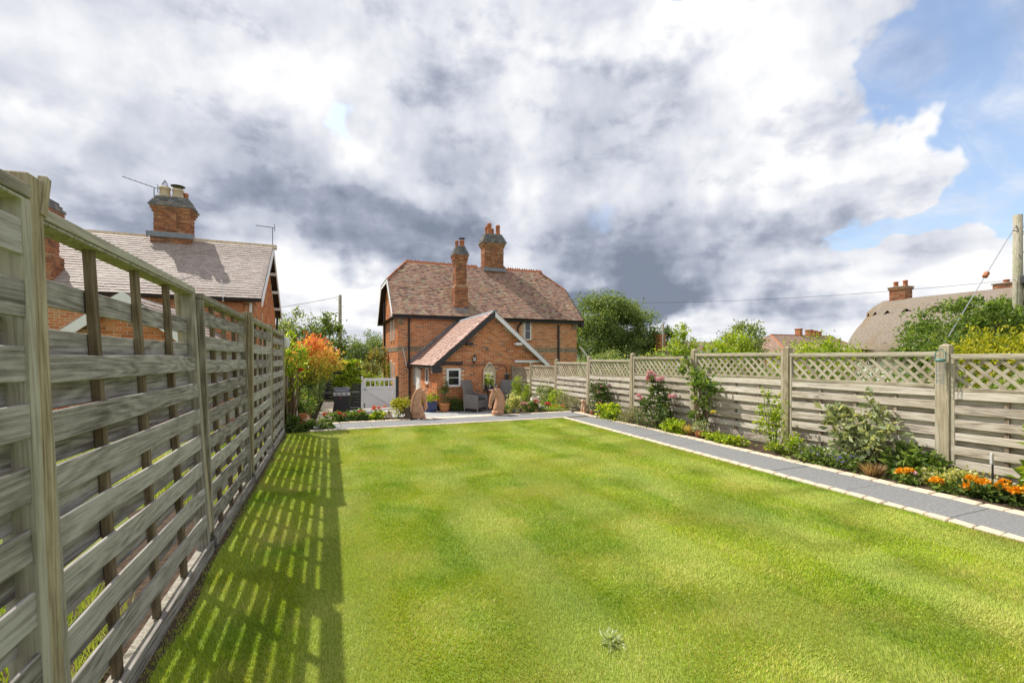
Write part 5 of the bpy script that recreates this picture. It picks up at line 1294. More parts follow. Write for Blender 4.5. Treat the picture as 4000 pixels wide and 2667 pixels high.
plant('euonymus', 'low cream variegated groundcover at the thick fence post', (6.28, 2.80, 0), [(0, 0, .1, .17, .26, .09), (.05, .1, .14, .12, .14, .08)], 1800, .045, 'leaf_varieg', 217, aspect=.5)
plant('marigold', 'orange marigold leaning out over the sandstone edging', (6.05, 2.78, 0), [(0, 0, .05, .07, .09, .05)], 280, .05, 'leaf_mid', 218, [(-.02, .04, .12, .055, 'petal_orange')])
plant('marigold', 'clump of orange marigolds in front of cream groundcover', (6.12, 2.5, 0), [(0, 0, .07, .11, .14, .07)], 500, .055, 'leaf_dark', 219, [(-.06, .08, .12, .058, 'petal_orange'), (.02, .0, .17, .055, 'petal_orange'), (.06, .1, .18, .05, 'petal_orange')])
plant('marigold', 'thick row of orange marigolds by the glossy laurel', (6.18, 2.2, 0), [(0, 0, .08, .14, .2, .08)], 900, .055, 'leaf_dark', 220, [(-.06, .14, .17, .055, 'petal_orange'), (-.08, .04, .16, .06, 'petal_orange'), (.0, -.04, .2, .055, 'petal_orange'), (.02, .16, .2, .045, 'petal_orange'), (-.08, -.1, .16, .06, 'petal_orange'), (.05, -.15, .18, .055, 'petal_orange')])
plant('laurel', 'glossy laurel with large leaves at the near end of border', (6.42, 2.12, 0), [(0, 0, .28, .14, .14, .2), (.02, .02, .6, .1, .1, .16), (.0, 0, .85, .06, .06, .12)], 260, .15, 'leaf_lime', 221, aspect=.5, cat='bush')
plant('lawn_weed', 'grey green ragwort rosette growing in the lawn', (1.32, 1.93, 0), [(0, 0, .015, .035, .035, .016)], 130, .04, 'leaf_varieg_w', 222, aspect=.3, nst=0, up=.6)

# ================================================================== FARTHER BUILDINGS
# ---- thatched cottage: rounded roof shell lofted from eaves to ridge
th = thing('thatched_cottage', 'white cottage with rounded grey thatched roof beyond the apple tree', 'house', (32.7, 11.8, 0))
def superell(hx, hy, n=56, p=3.2):
    out_ = []
    for k in range(n):
        t = 2 * math.pi * k / n; c, s = math.cos(t), math.sin(t)
        out_.append((hx * math.copysign(abs(c) ** (2 / p), c), hy * math.copysign(abs(s) ** (2 / p), s)))
    return out_
tm = MB(); rows = 16; n = 56; rr = random.Random(4)
for j in range(rows + 1):
    t = j / rows
    hx = 3.85 * (1 - t ** 1.3) + .14; hy = 7.7 - 1.6 * t ** 1.3
    z = 1.7 + 3.25 * (.45 * t + .55 * math.sin(t * math.pi / 2))
    for k, (a, b) in enumerate(superell(hx, hy, n)):
        brow = 0
        if j == 0 and a < -2:
            brow = .28 * max(0, math.cos((b - 5.3) * 1.5)) ** 4 + .28 * max(0, math.cos((b - 1.8) * 1.5)) ** 4
        tm.v.append((a + rr.uniform(-.02, .02), b + rr.uniform(-.02, .02), z + brow + rr.uniform(-.02, .02)))
tm.f = [(j * n + k, j * n + (k + 1) % n, (j + 1) * n + (k + 1) % n, (j + 1) * n + k) for j in range(rows) for k in range(n)]
tm.f += [tuple(rows * n + k for k in range(n)), tuple(range(n - 1, -1, -1))]
troof = tm.build('thatched_roof', M['thatch'], th, smooth=True)
# scalloped ridge saddle
rs = MB(); rows2 = 5
for j in range(rows2 + 1):
    t = .66 + .34 * j / rows2
    hx = 3.85 * (1 - t ** 1.3) + .28; hy = 7.84 - 1.6 * t ** 1.3; z = 1.82 + 3.25 * (.45 * t + .55 * math.sin(t * math.pi / 2))
    for k, (a, b) in enumerate(superell(hx, hy, 112)):
        sc = -.3 * abs(math.sin(k * math.pi / 4)) if j == 0 else 0
        rs.v.append((a, b, z + sc))
rs.f = [(j * 112 + k, j * 112 + (k + 1) % 112, (j + 1) * 112 + (k + 1) % 112, (j + 1) * 112 + k) for j in range(rows2) for k in range(112)]
rs.f += [tuple(rows2 * 112 + k for k in range(112))]
rs.build('ridge_saddle', M['thatch'], troof, smooth=True)
MB().box(-3.0, 3.0, -6.0, 6.0, -.1, 2.3).build('wall', M['white_paint'], th)
for b in (5.3, 1.8):
    wf = MB().box(-3.06, -3.0, b - .45, b + .45, 1.1, 2.0).build('window', M['glass_dark'], th)
    for k in range(3):
        MB().box(-3.09, -3.061, b - .45 + k * .43, b - .41 + k * .43, 1.1, 2.0).build('glazing_bar', M['offwhite'], wf)
    MB().box(-3.085, -3.062, b - .45, b + .45, 1.5, 1.54).build('glazing_bar', M['offwhite'], wf)
po = th.location
hk = house; house = th
ck, cb = [], []
r3 = random.Random(6)
chimney(th, ck, cb, 32.7, 17.1, [(4.4, 5.65, .75, .85), (5.65, 5.78, .86, .96)], [(5.78, 5.84, .9, 1.0)], [(0, -.25, 'pot', .38), (0, .25, 'pot', .36)], r3)
chimney(th, ck, cb, 33.3, 12.6, [(4.4, 5.35, .8, .8)], [(5.35, 5.42, .9, .9)], [(0, 0, 'pot', .2)], r3)
pieces(th, 'brick', ck, M['brick_old'], 30, 81); pieces(th, 'cap_brick', cb, M['brick_buff'], 0, 82)
house = hk
# ---- brown hipped roof house
def hip_house(label, x0, x1, y0, y1, ze, zr, inset, mat, wallmat, zg=-.2, ov=.4, gable=False, name='village_house'):
    cx_, cy_ = (x0 + x1) / 2, (y0 + y1) / 2
    t = thing(name, label, 'house', (cx_, cy_, zg)); hx, hy = (x1 - x0) / 2, (y1 - y0) / 2
    MB().box(-hx, hx, -hy, hy, -.3, ze - zg).build('wall', M[wallmat], t)
    a, b = hx + ov, hy + ov; e, r = ze - zg - .05, zr - zg
    m = MB().add([(-a, -b, e), (a, -b, e), (a, b, e), (-a, b, e), (-a + inset, 0, r), (a - inset, 0, r)], [(0, 1, 5, 4), (1, 2, 5), (2, 3, 4, 5), (3, 0, 4), (3, 2, 1, 0)])
    ro = m.build('roof', M[mat], t)
    for p, q in (((-a, -b, e), (-a + inset, 0, r)), ((a, -b, e), (a - inset, 0, r)), ((-a + inset, 0, r), (a - inset, 0, r))):
        MB().tube([p, q], .09, 6).build('ridge_tile', M['clay_pot'], ro)
    return t, ro
def _rooftile(name, c1, c2, sc):
    def fn(t):
        v = objvec(t); sp = nd(t, 'ShaderNodeSeparateXYZ', Vector=v).outputs
        b = nd(t, 'ShaderNodeTexBrick', dict(offset=.5), Vector=nd(t, 'ShaderNodeCombineXYZ', X=mth(t, 'ADD', sp[0], sp[1]), Y=sp[2], Z=0.0).outputs[0], Scale=sc, Color1=(*c1, 1), Color2=(*c2, 1), Mortar=(*(x * .35 for x in c1), 1))
        n = noise(t, v, 3, 5, .6).outputs[0]
        return pbsdf(t, mixc(t, 1.0, b.outputs[0], ramp(t, n, [(.3, (.7, .7, .7)), (.7, (1.25, 1.25, 1.25))]), 'MULTIPLY'), .85, b.outputs[1], .3, .02, .2)
    return material(name, fn)
_rooftile('far_tile', (.26, .17, .13), (.36, .25, .19), 2.2)
_rooftile('far_slate', (.22, .22, .23), (.3, .29, .29), 2.2)
_rooftile('far_brick', (.42, .16, .08), (.5, .2, .1), 6)
t_, ro = hip_house('village house with broad brown hipped tile roof and small dormer gable', 50.6, 66, 38, 46, 2.2, 4.5, 2.6, 'far_tile', 'far_brick')
for k, x in enumerate((-.3, 1.7, 2.6, 3.5)):
    MB().box(x, x + .5, -.2, .5, 4.6, 5.5 - .1 * k).box(x - .06, x + .56, -.26, .56, 5.5 - .1 * k, 5.62 - .1 * k).build('chimney', M['brick_flat'], t_)
MB().prism([(-5.2, 2.1), (-3.8, 3.25), (-2.4, 2.1)], 'y', -5.2, -2.5).build('dormer', M['white_paint'], t_)
MB().prism([(-5.45, 2.0), (-3.8, 3.4), (-2.15, 2.0), (-2.15, 1.9), (-3.8, 3.26), (-5.45, 1.9)], 'y', -5.35, -2.4).build('dormer_roof', M['far_tile'], t_)
t_, ro = hip_house('low cottage with scalloped grey thatch behind a brick chimney', 57, 68, 62, 68, 2.6, 4.4, 1.2, 'thatch', 'white_paint')
t_, ro = hip_house('small slate roofed cottage with tall red brick chimney', 57.5, 66, 56, 61, 1.6, 3.3, .2, 'far_slate', 'far_brick')
cst = MB().box(.6, 1.7, -1.6, -.5, 1.5, 5.1).box(.5, 1.8, -1.7, -.4, 5.1, 5.35).build('chimney', M['far_brick'], t_)
for x in (.85, 1.45):
    MB().lathe([(.19, 0), (.15, .6), (.18, .65), (.14, .66)], 10, (x, -1.05, 5.35)).build('chimney_pot', M['clay_pot'], cst, smooth=True)
t_, ro = hip_house('slate roofed outhouse with brick chimney in front of the willow', 36.5, 43, 42, 47, 1.7, 3.0, 1.6, 'far_slate', 'far_brick')
MB().box(-3.0, -2.2, -.6, .2, 1.9, 4.3).box(-3.1, -2.1, -.7, .3, 4.3, 4.5).build('chimney', M['far_brick'], t_)

# ================================================================== POLES AND WIRES
def pole(label, loc_, hgt, r0, r1, rungs=0, seed=1):
    t = thing('telegraph_pole', label, 'pole', loc_)
    # built along local X so that the grain runs up the pole
    m = MB().tube([(0, 0, 0), (hgt * .5, 0, 0), (hgt, 0, 0)], [r0, (r0 + r1) / 2, r1], 12)
    p = m.build('shaft', M['pole_wood'], t, (0, 0, -.3), (0, R(-90), 0), smooth=True)
    for k in range(rungs):
        z = hgt - .6 - k * .45; s = 1 if k % 2 else -1
        MB().tube([(0, 0, z), (s * (r0 + .14), 0, z)], .012, 5).build('step_bolt', M['steel_dark'], t)
    return t
tp = pole('tall wooden telegraph pole with black cables and junction box behind border', (24.62, 9.0, 0), 7.25, .17, .135)
MB().box(-.22, .16, -.30, -.14, 4.28, 4.58).build('junction_box', M['steel_dark'], tp, bevel=.02)
for dx, z0, z1 in ((.06, 1.2, 6.6), (.10, 1.6, 5.9), (.0, 1.4, 4.3)):
    pts = [(dx + .03 * math.sin(q * 1.7), -.175 - .01 * (q % 2), z0 + (z1 - z0) * q / 10) for q in range(11)]
    MB().tube(pts, .022, 6).build('cable', M['cable'], tp)
MB().tube([(-.5, -.05, 6.28), (.5, -.05, 6.34)], .016, 5).build('step_bolt', M['steel_dark'], tp)
sg = MB().box(-.13, .15, -.19, -.172, 2.35, 2.72).build('warning_sign', M['warn_yellow'], tp)
MB().add([(-.07, -.1925, 2.47), (.09, -.1925, 2.47), (.01, -.1925, 2.63)], [(0, 1, 2)]).build('warning_triangle', M['black_paint'], sg)
for dz_, a in ((6.45, .5), (6.2, .7), (5.5, .9)):
    MB().tube([(.05, -.15, dz_), (.3, -.3, dz_ + .06), (.9, -.6, dz_ - .3 * a), (1.8, -1.0, dz_ + .1)], .025, 6).build('cable', M['cable'], tp)
pole('slim wooden telegraph pole with step bolts beyond the neighbouring gable', (.67, 32, -.8), 6.7, .13, .10, 6)
pole('plain wooden telegraph pole standing before the dark green tree', (33.9, 40, -.1), 5.7, .13, .11)
def wire(label, p0, p1, sag, r=.012, name='overhead_wire'):
    p0, p1 = Vector(p0), Vector(p1); pts = []
    for k in range(17):
        q = k / 16; p = p0.lerp(p1, q); p.z -= sag * 4 * q * (1 - q); pts.append(p - p0)
    return tag(MB().tube(pts, r, 5).build(name, M['cable'], None, p0), label, 'wire')
wire('thin wire running from the junction box to the house roof', (24.45, 9.0, 4.45), (12.9, 23.6, 4.75), .35, .007)
stw = thing('stay_wire', 'diagonal stay wire with brown insulator holding the tall pole', 'wire', (19.55, 9.9, 0))
a, b = Vector((0, 0, 0)), Vector((24.5 - 19.55, 9.0 - 9.9, 6.55))
MB().tube([a, b], .016, 5).build('cable', M['metal_grey'], stw)
q = a.lerp(b, .70); d_ = (b - a).normalized()
MB().tube([q - d_ * .12, q - d_ * .1, q + d_ * .1, q + d_ * .12], [.05, .085, .085, .05], 8).build('insulator', M['clay_pot'], stw)
wire('thin wire running left from the slim telegraph pole', (.67, 32, 5.5), (-14, 30, 3.2), .5, .013)

# ================================================================== GATE, SCREEN, BARBECUE
gt = thing('garden_gate', 'white painted wooden gate with open spindles and diagonal brace', 'gate', (1.19, 18.87, -.58))
GW, GH = 1.26, 1.22
ring_ = ring(MB(), GW, .04, GH, .10, .10, .025); ring_.v = [(x + .06, y, z) for x, y, z in ring_.v]
ring_.build('gate_frame', M['white_paint'], gt, bevel=.004)
MB().box(.161, .06 + GW - .101, -.02, .02, .80, .90).build('middle_rail', M['white_paint'], gt, bevel=.004)
for k in range(7):
    xb = .165 + k * (GW - .21) / 7
    MB().box(xb, xb + (GW - .21) / 7 - .004, -.012, .012, .141, .799).build('board', M['white_paint'], gt, bevel=.003)
for k in range(5):
    xb = .16 + (GW - .2) * (k + 1) / 6
    MB().box(xb - .022, xb + .022, -.015, .015, .901, GH - .101).build('spindle', M['white_paint'], gt, bevel=.003)
MB().beam((.20, -.03, .77), (GW - .16, -.03, .17), .035, .09).build('brace', M['white_paint'], gt)
MB().tube([(.11, -.04, .78), (.11, -.075, .78), (.16, -.085, .78)], .016, 7).build('latch', M['black_paint'], gt)
MB().box(.09, .12, -.045, -.026, .06, .24).build('bolt', M['black_paint'], gt)
MB().box(-.06, .055, -.055, .055, 0, 1.28).add([(-.06, -.055, 1.2801), (.055, -.055, 1.2801), (.055, .055, 1.2801), (-.06, .055, 1.2801), (0, 0, 1.34)], [(0, 1, 4), (1, 2, 4), (2, 3, 4), (3, 0, 4), (3, 2, 1, 0)]).mesh('x')
MB().box(-.06, .055, -.055, .055, 0, 1.30).build('gate_post', M['white_paint'], gt, bevel=.012)
MB().box(GW + .065, GW + .17, -.055, .055, 0, 1.30).build('gate_post', M['black_paint'], gt, bevel=.006)
tag(MB().box(-.0, 1.45, -.35, .1, -.14, -.005).build('gate_step', M['sandstone'], None, (1.15, 18.85, -.58), bevel=.008), 'pale stone step under the white gate', 'step')
sc = thing('black_screen', 'black slatted timber screen behind the barbecue', 'screen', (-.35, 17.9, -.5))
for k in range(15):
    MB().box(0, 1.46, -.012, .012, .01 + k * .103, .107 + k * .103).build('slat', M['black_paint'], sc, bevel=.003)
for xx in (.02, .72, 1.40):
    MB().box(xx, xx + .06, .014, .07, 0, 1.6).build('post', M['black_paint'], sc)
bq = thing('barbecue', 'black gas barbecue with closed lid and side shelf beside stone coping', 'barbecue', (.40, 16.75, -.5))
MB().box(-.26, .26, -.24, .24, .06, .66).build('cabinet', M['black_paint'], bq, bevel=.012)
MB().box(-.27, .27, -.26, .25, .66, .78).build('control_panel', M['metal_grey'], bq, bevel=.01)
lid = MB().prism([(-.25, .79), (-.24, .88), (-.15, .95), (.12, .95), (.22, .88), (.24, .79)], 'x', -.27, .27).build('lid', M['steel_dark'], bq, bevel=.015)
MB().tube([(-.2, -.25, .84), (-.2, -.29, .84), (.2, -.29, .84), (.2, -.25, .84)], .012, 6).build('handle', M['metal_grey'], lid)
for xx in (-.15, 0, .15):
    MB().tube([(xx, -.26, .72), (xx, -.295, .72)], .026, 10).build('knob', M['black_paint'], bq)
MB().box(.28, .58, -.2, .2, .75, .78).build('side_shelf', M['steel_dark'], bq, bevel=.006)
MB().box(-.57, -.28, -.2, .2, .75, .78).build('side_shelf', M['steel_dark'], bq, bevel=.006)
for sx in (-.22, .22):
    for sy in (-.2, .2):
        MB().lathe([(.035, 0), (.035, .06)], 8, (sx, sy, 0)).build('wheel', M['cable'], bq)
MB().tube([(-.04, -.262, .66), (-.05, -.27, .6), (-.03, -.27, .55)], .009, 5).build('gas_hose', M['red_paint'], bq)

# ================================================================== HORSE HEADS
def horse(label, loc_, rz, s=1.0):
    t = thing('horse_statue', label, 'statue', loc_, rz)
    m = MB()
    def loft(path):
        vs = []; n = 18; P = [Vector((x, 0, z)) for x, z, a, b in path]
        for i, (x, z, a, b) in enumerate(path):
            d = (P[min(i + 1, len(P) - 1)] - P[max(i - 1, 0)]).normalized(); u = Vector((d.z, 0, -d.x))
            for k in range(n):
                q = 2 * math.pi * k / n
                vs.append((P[i] + u * a * math.cos(q) + Vector((0, b * math.sin(q), 0))) * s)
        m.add(vs, [(i * n + k, i * n + (k + 1) % n, (i + 1) * n + (k + 1) % n, (i + 1) * n + k) for i in range(len(path) - 1) for k in range(n)] + [tuple(range(n - 1, -1, -1)), tuple((len(path) - 1) * n + k for k in range(n))])
    loft([(.02, .085, .14, .13), (.03, .13, .15, .135), (.05, .22, .145, .12), (.062, .32, .125, .10), (.055, .42, .108, .085), (.02, .51, .095, .072), (-.035, .57, .07, .06), (-.085, .60, .04, .045)])
    loft([(-.05, .575, .07, .05), (-.11, .535, .08, .06), (-.158, .455, .075, .06), (-.192, .365, .056, .048), (-.212, .285, .045, .038), (-.22, .225, .047, .043), (-.215, .19, .042, .04), (-.208, .165, .024, .028)])
    body = m
    for sy in (-1, 1):
        body.tube([Vector((-.085, sy * .038, .575)) * s, Vector((-.135, sy * .048, .605)) * s, Vector((-.20, sy * .055, .615)) * s, Vector((-.245, sy * .055, .60)) * s], [.03 * s, .032 * s, .02 * s, .004 * s], 8)
        body.lathe([(.001, -.018 * s), (.016 * s, -.008 * s), (.018 * s, 0), (.016 * s, .008 * s), (.001, .018 * s)], 8, (-.175 * s, sy * .056 * s, .455 * s))
    o = body.build('head', M['statue'], t, smooth=True)
    md = o.modifiers.new('remesh', 'REMESH'); md.mode = 'VOXEL'; md.voxel_size = .011 * s; md.use_smooth_shade = True
    sm_ = o.modifiers.new('smooth', 'SMOOTH'); sm_.iterations = 3; sm_.factor = .5
    # mane: a ridge of notched locks down the back of the neck
    path = [(-.08, .64), (-.01, .632), (.06, .595), (.115, .53), (.155, .445), (.182, .35), (.195, .26), (.19, .18)]
    for i in range(len(path) - 1):
        a, b = Vector((path[i][0], 0, path[i][1])) * s, Vector((path[i + 1][0], 0, path[i + 1][1])) * s
        for h in range(2):
            p0, p1 = a.lerp(b, h * .5 + .03), a.lerp(b, h * .5 + .47)
            MB().beam(p0, p1, .05 * s, .06 * s, (p0 + p1) / 2 - Vector((-.05, 0, .25))).build('mane_lock', M['statue'], t, bevel=.008)
    MB().lathe([(.155 * s, 0), (.16 * s, .02 * s), (.15 * s, .045 * s), (.155 * s, .06 * s), (.14 * s, .10 * s)], 24).build('plinth', M['statue'], t, smooth=True)
    return t
horse('brown stone horse head bowing left beside variegated shrub', (3.93, 10.74, .027), R(12), 1.0)
horse('upright brown stone horse head showing its notched mane', (1.96, 10.80, .027), R(-148), 1.06)
tag(MB().box(-.25, .25, -.14, .16, 0, .02).build('stone_pad', M['sandstone'], None, (3.9, 10.73, .004), bevel=.005), 'flat sandstone pad under the bowing horse head', 'slab')

# ================================================================== PATIO FURNITURE AND POTS
def _wick(name, col):
    def fn(t):
        v = objvec(t); wv = nd(t, 'ShaderNodeTexWave', dict(wave_type='BANDS', bands_direction='Z'), Vector=v, Scale=22.0, Distortion=.6, Detail=1.0).outputs[1]
        c = mixc(t, wv, tuple(x * .6 for x in col), tuple(x * 1.2 for x in col))
        return pbsdf(t, c, .6, wv, .5, .006, .3)
    return material(name, fn)
_wick('rattan', (.23, .215, .205)); _wick('rattan_dark', (.07, .066, .065))
def chair(label, loc_, rz, group):
    t = thing('rattan_armchair', label, 'chair', loc_, rz, group)
    MB().box(-.27, .27, -.30, .27, .14, .42).build('seat', M['rattan'], t, bevel=.02)
    MB().box(-.265, .265, -.28, .24, .421, .47).build('cushion', M['rattan_dark'], t, bevel=.02)
    for sx in (-1, 1):
        m = MB().prism([(-.33, .12), (.30, .12), (.33, .66), (-.33, .60)], 'x', sx * .275, sx * .335)
        m.build('arm', M['rattan'], t, bevel=.014)
        for y in (-.30, .27):
            MB().tube([(sx * .305, y, 0), (sx * .305, y, .12)], [.014, .02], 8).build('leg', M['metal_grey'], t)
    n = 8; m = MB(); w0 = .29
    for k in range(n + 1):
        q = k / n; z = .40 + .72 * q; yb = .27 + .16 * q - .05 * math.sin(q * math.pi); w1 = w0 + .02 * math.sin(q * math.pi)
        m.v += [(-w1, yb, z), (w1, yb, z), (w1, yb + .05, z), (-w1, yb + .05, z)]
    m.f = [(4 * k + a, 4 * k + (a + 1) % 4, 4 * k + 4 + (a + 1) % 4, 4 * k + 4 + a) for k in range(n) for a in range(4)] + [(3, 2, 1, 0), (4 * n, 4 * n + 1, 4 * n + 2, 4 * n + 3)]
    m.build('backrest', M['rattan'], t, bevel=.008)
    return t
chair('grey rattan high back armchair below the white framed window', (4.97, 15.95, -.5), R(38), 'rattan armchairs on the patio')
chair('grey rattan high back armchair beside the potted conifer', (6.10, 15.85, -.5), R(-38), 'rattan armchairs on the patio')
tb = thing('patio_table', 'small dark table under the arched mirror', 'table', (5.62, 16.05, -.5))
MB().lathe([(.30, .74), (.32, .75), (.32, .77), (.30, .78)], 24).build('table_top', M['wicker_dark'], tb, smooth=False)
for k in range(4):
    a = k * math.pi / 2 + .4
    MB().tube([(.24 * math.cos(a), .24 * math.sin(a), 0), (.18 * math.cos(a), .18 * math.sin(a), .74)], .018, 7).build('leg', M['cable'], tb)
tag(MB().lathe([(.036, 0), (.038, .02), (.038, .17), (.014, .22), (.014, .29), (.016, .30)], 14).build('wine_bottle', M['bottle_glass'], None, (5.44, 16.1, .28), smooth=True), 'dark wine bottle on the patio table', 'bottle')
for x, y in ((5.52, 15.95), (5.78, 15.98)):
    tag(MB().lathe([(.035, 0), (.035, .006), (.006, .012), (.006, .09), (.03, .11), (.042, .16), (.036, .21), (.033, .21), (.036, .16)], 14).build('wine_glass', M['clear_glass'], None, (x, y, .28), smooth=True), 'clear stemmed wine glass on the patio table', 'glass', 'wine glasses on the table')
vz = plant('flower_vase', 'small vase of green sprigs on the patio table', (5.66, 16.12, .28), [(0, 0, .26, .09, .07, .12), (.05, 0, .38, .05, .05, .1)], 260, .045, 'leaf_lime', 300, cat='vase', nst=5)
MB().lathe([(.04, 0), (.05, .05), (.035, .11), (.04, .13)], 14).build('vessel', M['blue_glaze'], vz, smooth=True)
# arched mirror
mr = thing('arched_mirror', 'gothic arched garden mirror with pale frame on brick gable', 'mirror', (5.72, 16.59, .22))
def arch(hw, h0, h1, n=10):
    pts = [(-hw, 0), (hw, 0), (hw, h0)]
    for k in range(1, n):
        q = k / n; pts.append((hw * math.cos(q * math.pi / 2) ** .9, h0 + (h1 - h0) * (q ** .9)))
    pts.append((0, h1)); return pts + [(-x, z) for x, z in reversed(pts[2:-1])]
A1, A0 = arch(.255, .62, 1.10), arch(.215, .62, 1.03); A0 = [(x, max(z, .04)) for x, z in A0]
m = MB(); k = len(A1)
m.v = [(x, y, z) for y in (-.05, -.012) for P in (A1, A0) for x, z in P]
for i in range(k):
    j = (i + 1) % k
    m.f += [(i, j, k + j, k + i), (2 * k + i, 3 * k + i, 3 * k + j, 2 * k + j), (i, 2 * k + i, 2 * k + j, j), (k + i, k + j, 3 * k + j, 3 * k + i)]
m.build('frame', M['clay_cream'], mr)
MB().prism(A0, 'y', -.028, -.016).build('mirror_glass', M['mirror'], mr)
def lantern(label, loc_, rz):
    t = thing('wall_lantern', label, 'lamp', loc_, rz)
    MB().box(-.045, .045, -.02, 0, -.1, .08).build('bracket', M['black_paint'], t, bevel=.01)
    MB().tube([(0, -.02, -.06), (0, -.08, -.10), (0, -.12, -.06)], .011, 6).build('arm', M['black_paint'], t)
    c = (0, -.12, 0)
    MB().lathe([(.03, -.07), (.055, -.05), (.06, -.04)], 6, c).build('base', M['black_paint'], t)
    MB().lathe([(.045, -.039), (.065, .12)], 6, c).build('glass', M['offwhite'], t)
    MB().lathe([(.085, .121), (.07, .14), (.03, .19), (.012, .21), (.012, .24)], 6, c).build('cap', M['black_paint'], t)
    for k in range(6):
        q = math.pi * 2 * k / 6
        MB().tube([(.052 * math.cos(q), -.12 + .052 * math.sin(q), -.04), (.072 * math.cos(q), -.12 + .072 * math.sin(q), .122)], .006, 4).build('glazing_bar', M['black_paint'], t)
lantern('black coach lantern high on the extension gable', (5.10, 16.588, 1.36), 0)
lantern('black coach lantern beside the white side door', (3.695, 19.6, 1.05), R(-90))
tag(MB().lathe([(.10, 0), (.11, .008), (.11, .02), (.09, .028), (.01, .03)], 20, sx=.8).build('wall_plaque', M['offwhite'], None, (3.69, 17.4, .92), (0, R(-90), 0)), 'oval pale plaque on the sunlit side wall', 'plaque')
eb = thing('socket_box', 'grey outdoor socket box with a cable on brick gable', 'socket', (6.43, 16.585, .72))
MB().box(-.075, .075, -.09, -.005, -.08, .10).build('box', M['steel_dark'], eb, bevel=.012)
MB().box(-.078, .078, -.095, -.004, .101, .125).build('lid', M['pale_plastic'], eb, bevel=.006)
MB().tube([(-2.6, -.02, .47), (-1.3, -.02, .46), (-.35, -.02, .475), (-.08, -.022, .44), (0, -.025, .3), (0, -.03, .1)], .012, 6).build('cable', M['cable'], eb)
def pot(name, label, loc_, prof, mat, seed, lobes=None, nleaf=0, leaf=.05, lmat='leaf_mid', flowers=(), square=None, aspect=.5, nst=6):
    t = plant(name, label, loc_, lobes or [], nleaf, leaf, lmat, seed, flowers, cat='pot', aspect=aspect, nst=nst, stem='stem_brown')
    if square:
        a, b, h = square
        m = MB().add([(-a, -a, 0), (a, -a, 0), (a, a, 0), (-a, a, 0), (-b, -b, h), (b, -b, h), (b, b, h), (-b, b, h), (-b + .03, -b + .03, h), (b - .03, -b + .03, h), (b - .03, b - .03, h), (-b + .03, b - .03, h), (-b + .03, -b + .03, h - .06), (b - .03, -b + .03, h - .06), (b - .03, b - .03, h - .06), (-b + .03, b - .03, h - .06)],
                     [(3, 2, 1, 0), (0, 1, 5, 4), (1, 2, 6, 5), (2, 3, 7, 6), (3, 0, 4, 7), (4, 5, 9, 8), (5, 6, 10, 9), (6, 7, 11, 10), (7, 4, 8, 11), (8, 9, 13, 12), (9, 10, 14, 13), (10, 11, 15, 14), (11, 8, 12, 15), (12, 13, 14, 15)])
        m.build('vessel', M[mat], t, bevel=.012, seg=2)
    else:
        rt, ht = prof[-1]
        MB().lathe(list(prof) + [(rt - .025, ht), (rt - .03, ht - .05)], 26).build('vessel', M[mat], t, smooth=True)
        MB().lathe([(.01, ht - .049), (rt - .028, ht - .045)], 16).build('compost', M['soil'], t)
    return t
pot('terracotta_pot', 'round terracotta pot with red flowered rose at the gable corner', (3.90, 16.28, -.5), [(.13, 0), (.15, .02), (.185, .12), (.19, .24), (.205, .25), (.205, .30)], 'terracotta', 310, [(0, 0, .62, .15, .15, .22), (.02, 0, .9, .1, .1, .2)], 900, .045, 'leaf_dark', [(-.16, -.1, .6, .045, 'petal_magenta')])
pot('blue_planter', 'square navy glazed planter with green and pink flowers', (3.44, 16.45, -.5), None, 'blue_glaze', 311, [(0, 0, .48, .22, .2, .15)], 900, .05, 'leaf_lime', [(.1, -.1, .62, .04, 'petal_magenta'), (-.08, -.08, .58, .035, 'petal_coral'), (.02, -.12, .55, .035, 'petal_pink')], square=(.165, .19, .38))
pot('blue_planter', 'low navy glazed planter of yellow green foliage by the side wall', (3.1, 16.75, -.5), None, 'blue_glaze', 312, [(0, 0, .34, .17, .16, .17)], 800, .05, 'leaf_lime', (), square=(.15, .165, .22))
pot('fern_pot', 'small blue pot hidden under a bushy dark green fern', (4.42, 16.3, -.5), [(.09, 0), (.12, .1), (.12, .2)], 'blue_glaze', 313, [(0, 0, .22, .27, .2, .2)], 1900, .06, 'leaf_dark', (), aspect=.3)
pot('cobalt_pot', 'rounded cobalt blue pot holding a feathery conifer', (6.18, 14.95, -.5), [(.12, 0), (.17, .08), (.185, .17), (.15, .28), (.155, .30)], 'cobalt_glaze', 314, [(0, 0, .7, .2, .2, .34), (.03, 0, 1.0, .13, .13, .22)], 2600, .07, 'leaf_lime', (), aspect=.18)
plant('conifer', 'small pointed yellow green conifer beside the cobalt pot', (6.35, 14.45, -.12), [(0, 0, .25, .13, .13, .24), (0, 0, .5, .07, .07, .2)], 1000, .06, 'leaf_lime', 315, aspect=.25, cat='bush')
pot('clay_pot', 'small brown clay pot with trailing plant in the border', (6.17, 6.30, .02), [(.06, 0), (.09, .05), (.10, .11), (.095, .13)], 'clay_pot', 316, [(0, 0, .2, .1, .1, .09)], 350, .04, 'leaf_silver')
tag(MB().lathe([(.035, 0), (.05, .08), (.052, .09)], 14).build('clay_pot', M['clay_pot'], None, (6.12, 9.85, .02), smooth=True), 'tiny empty clay pot beside the rose bush', 'pot')
# white stone block
m = MB().box(-.15, .15, -.11, .11, 0, .20); m.v = [(a + pr.uniform(-.03, .03), b + pr.uniform(-.03, .03), c if c == 0 else c + pr.uniform(-.03, .03)) for a, b, c in m.v]
tag(m.build('stone_block', M['stone_white'], None, (6.24, 13.5, -.03), bevel=.02, seg=2), 'rough white stone block on the sandstone coping', 'stone')
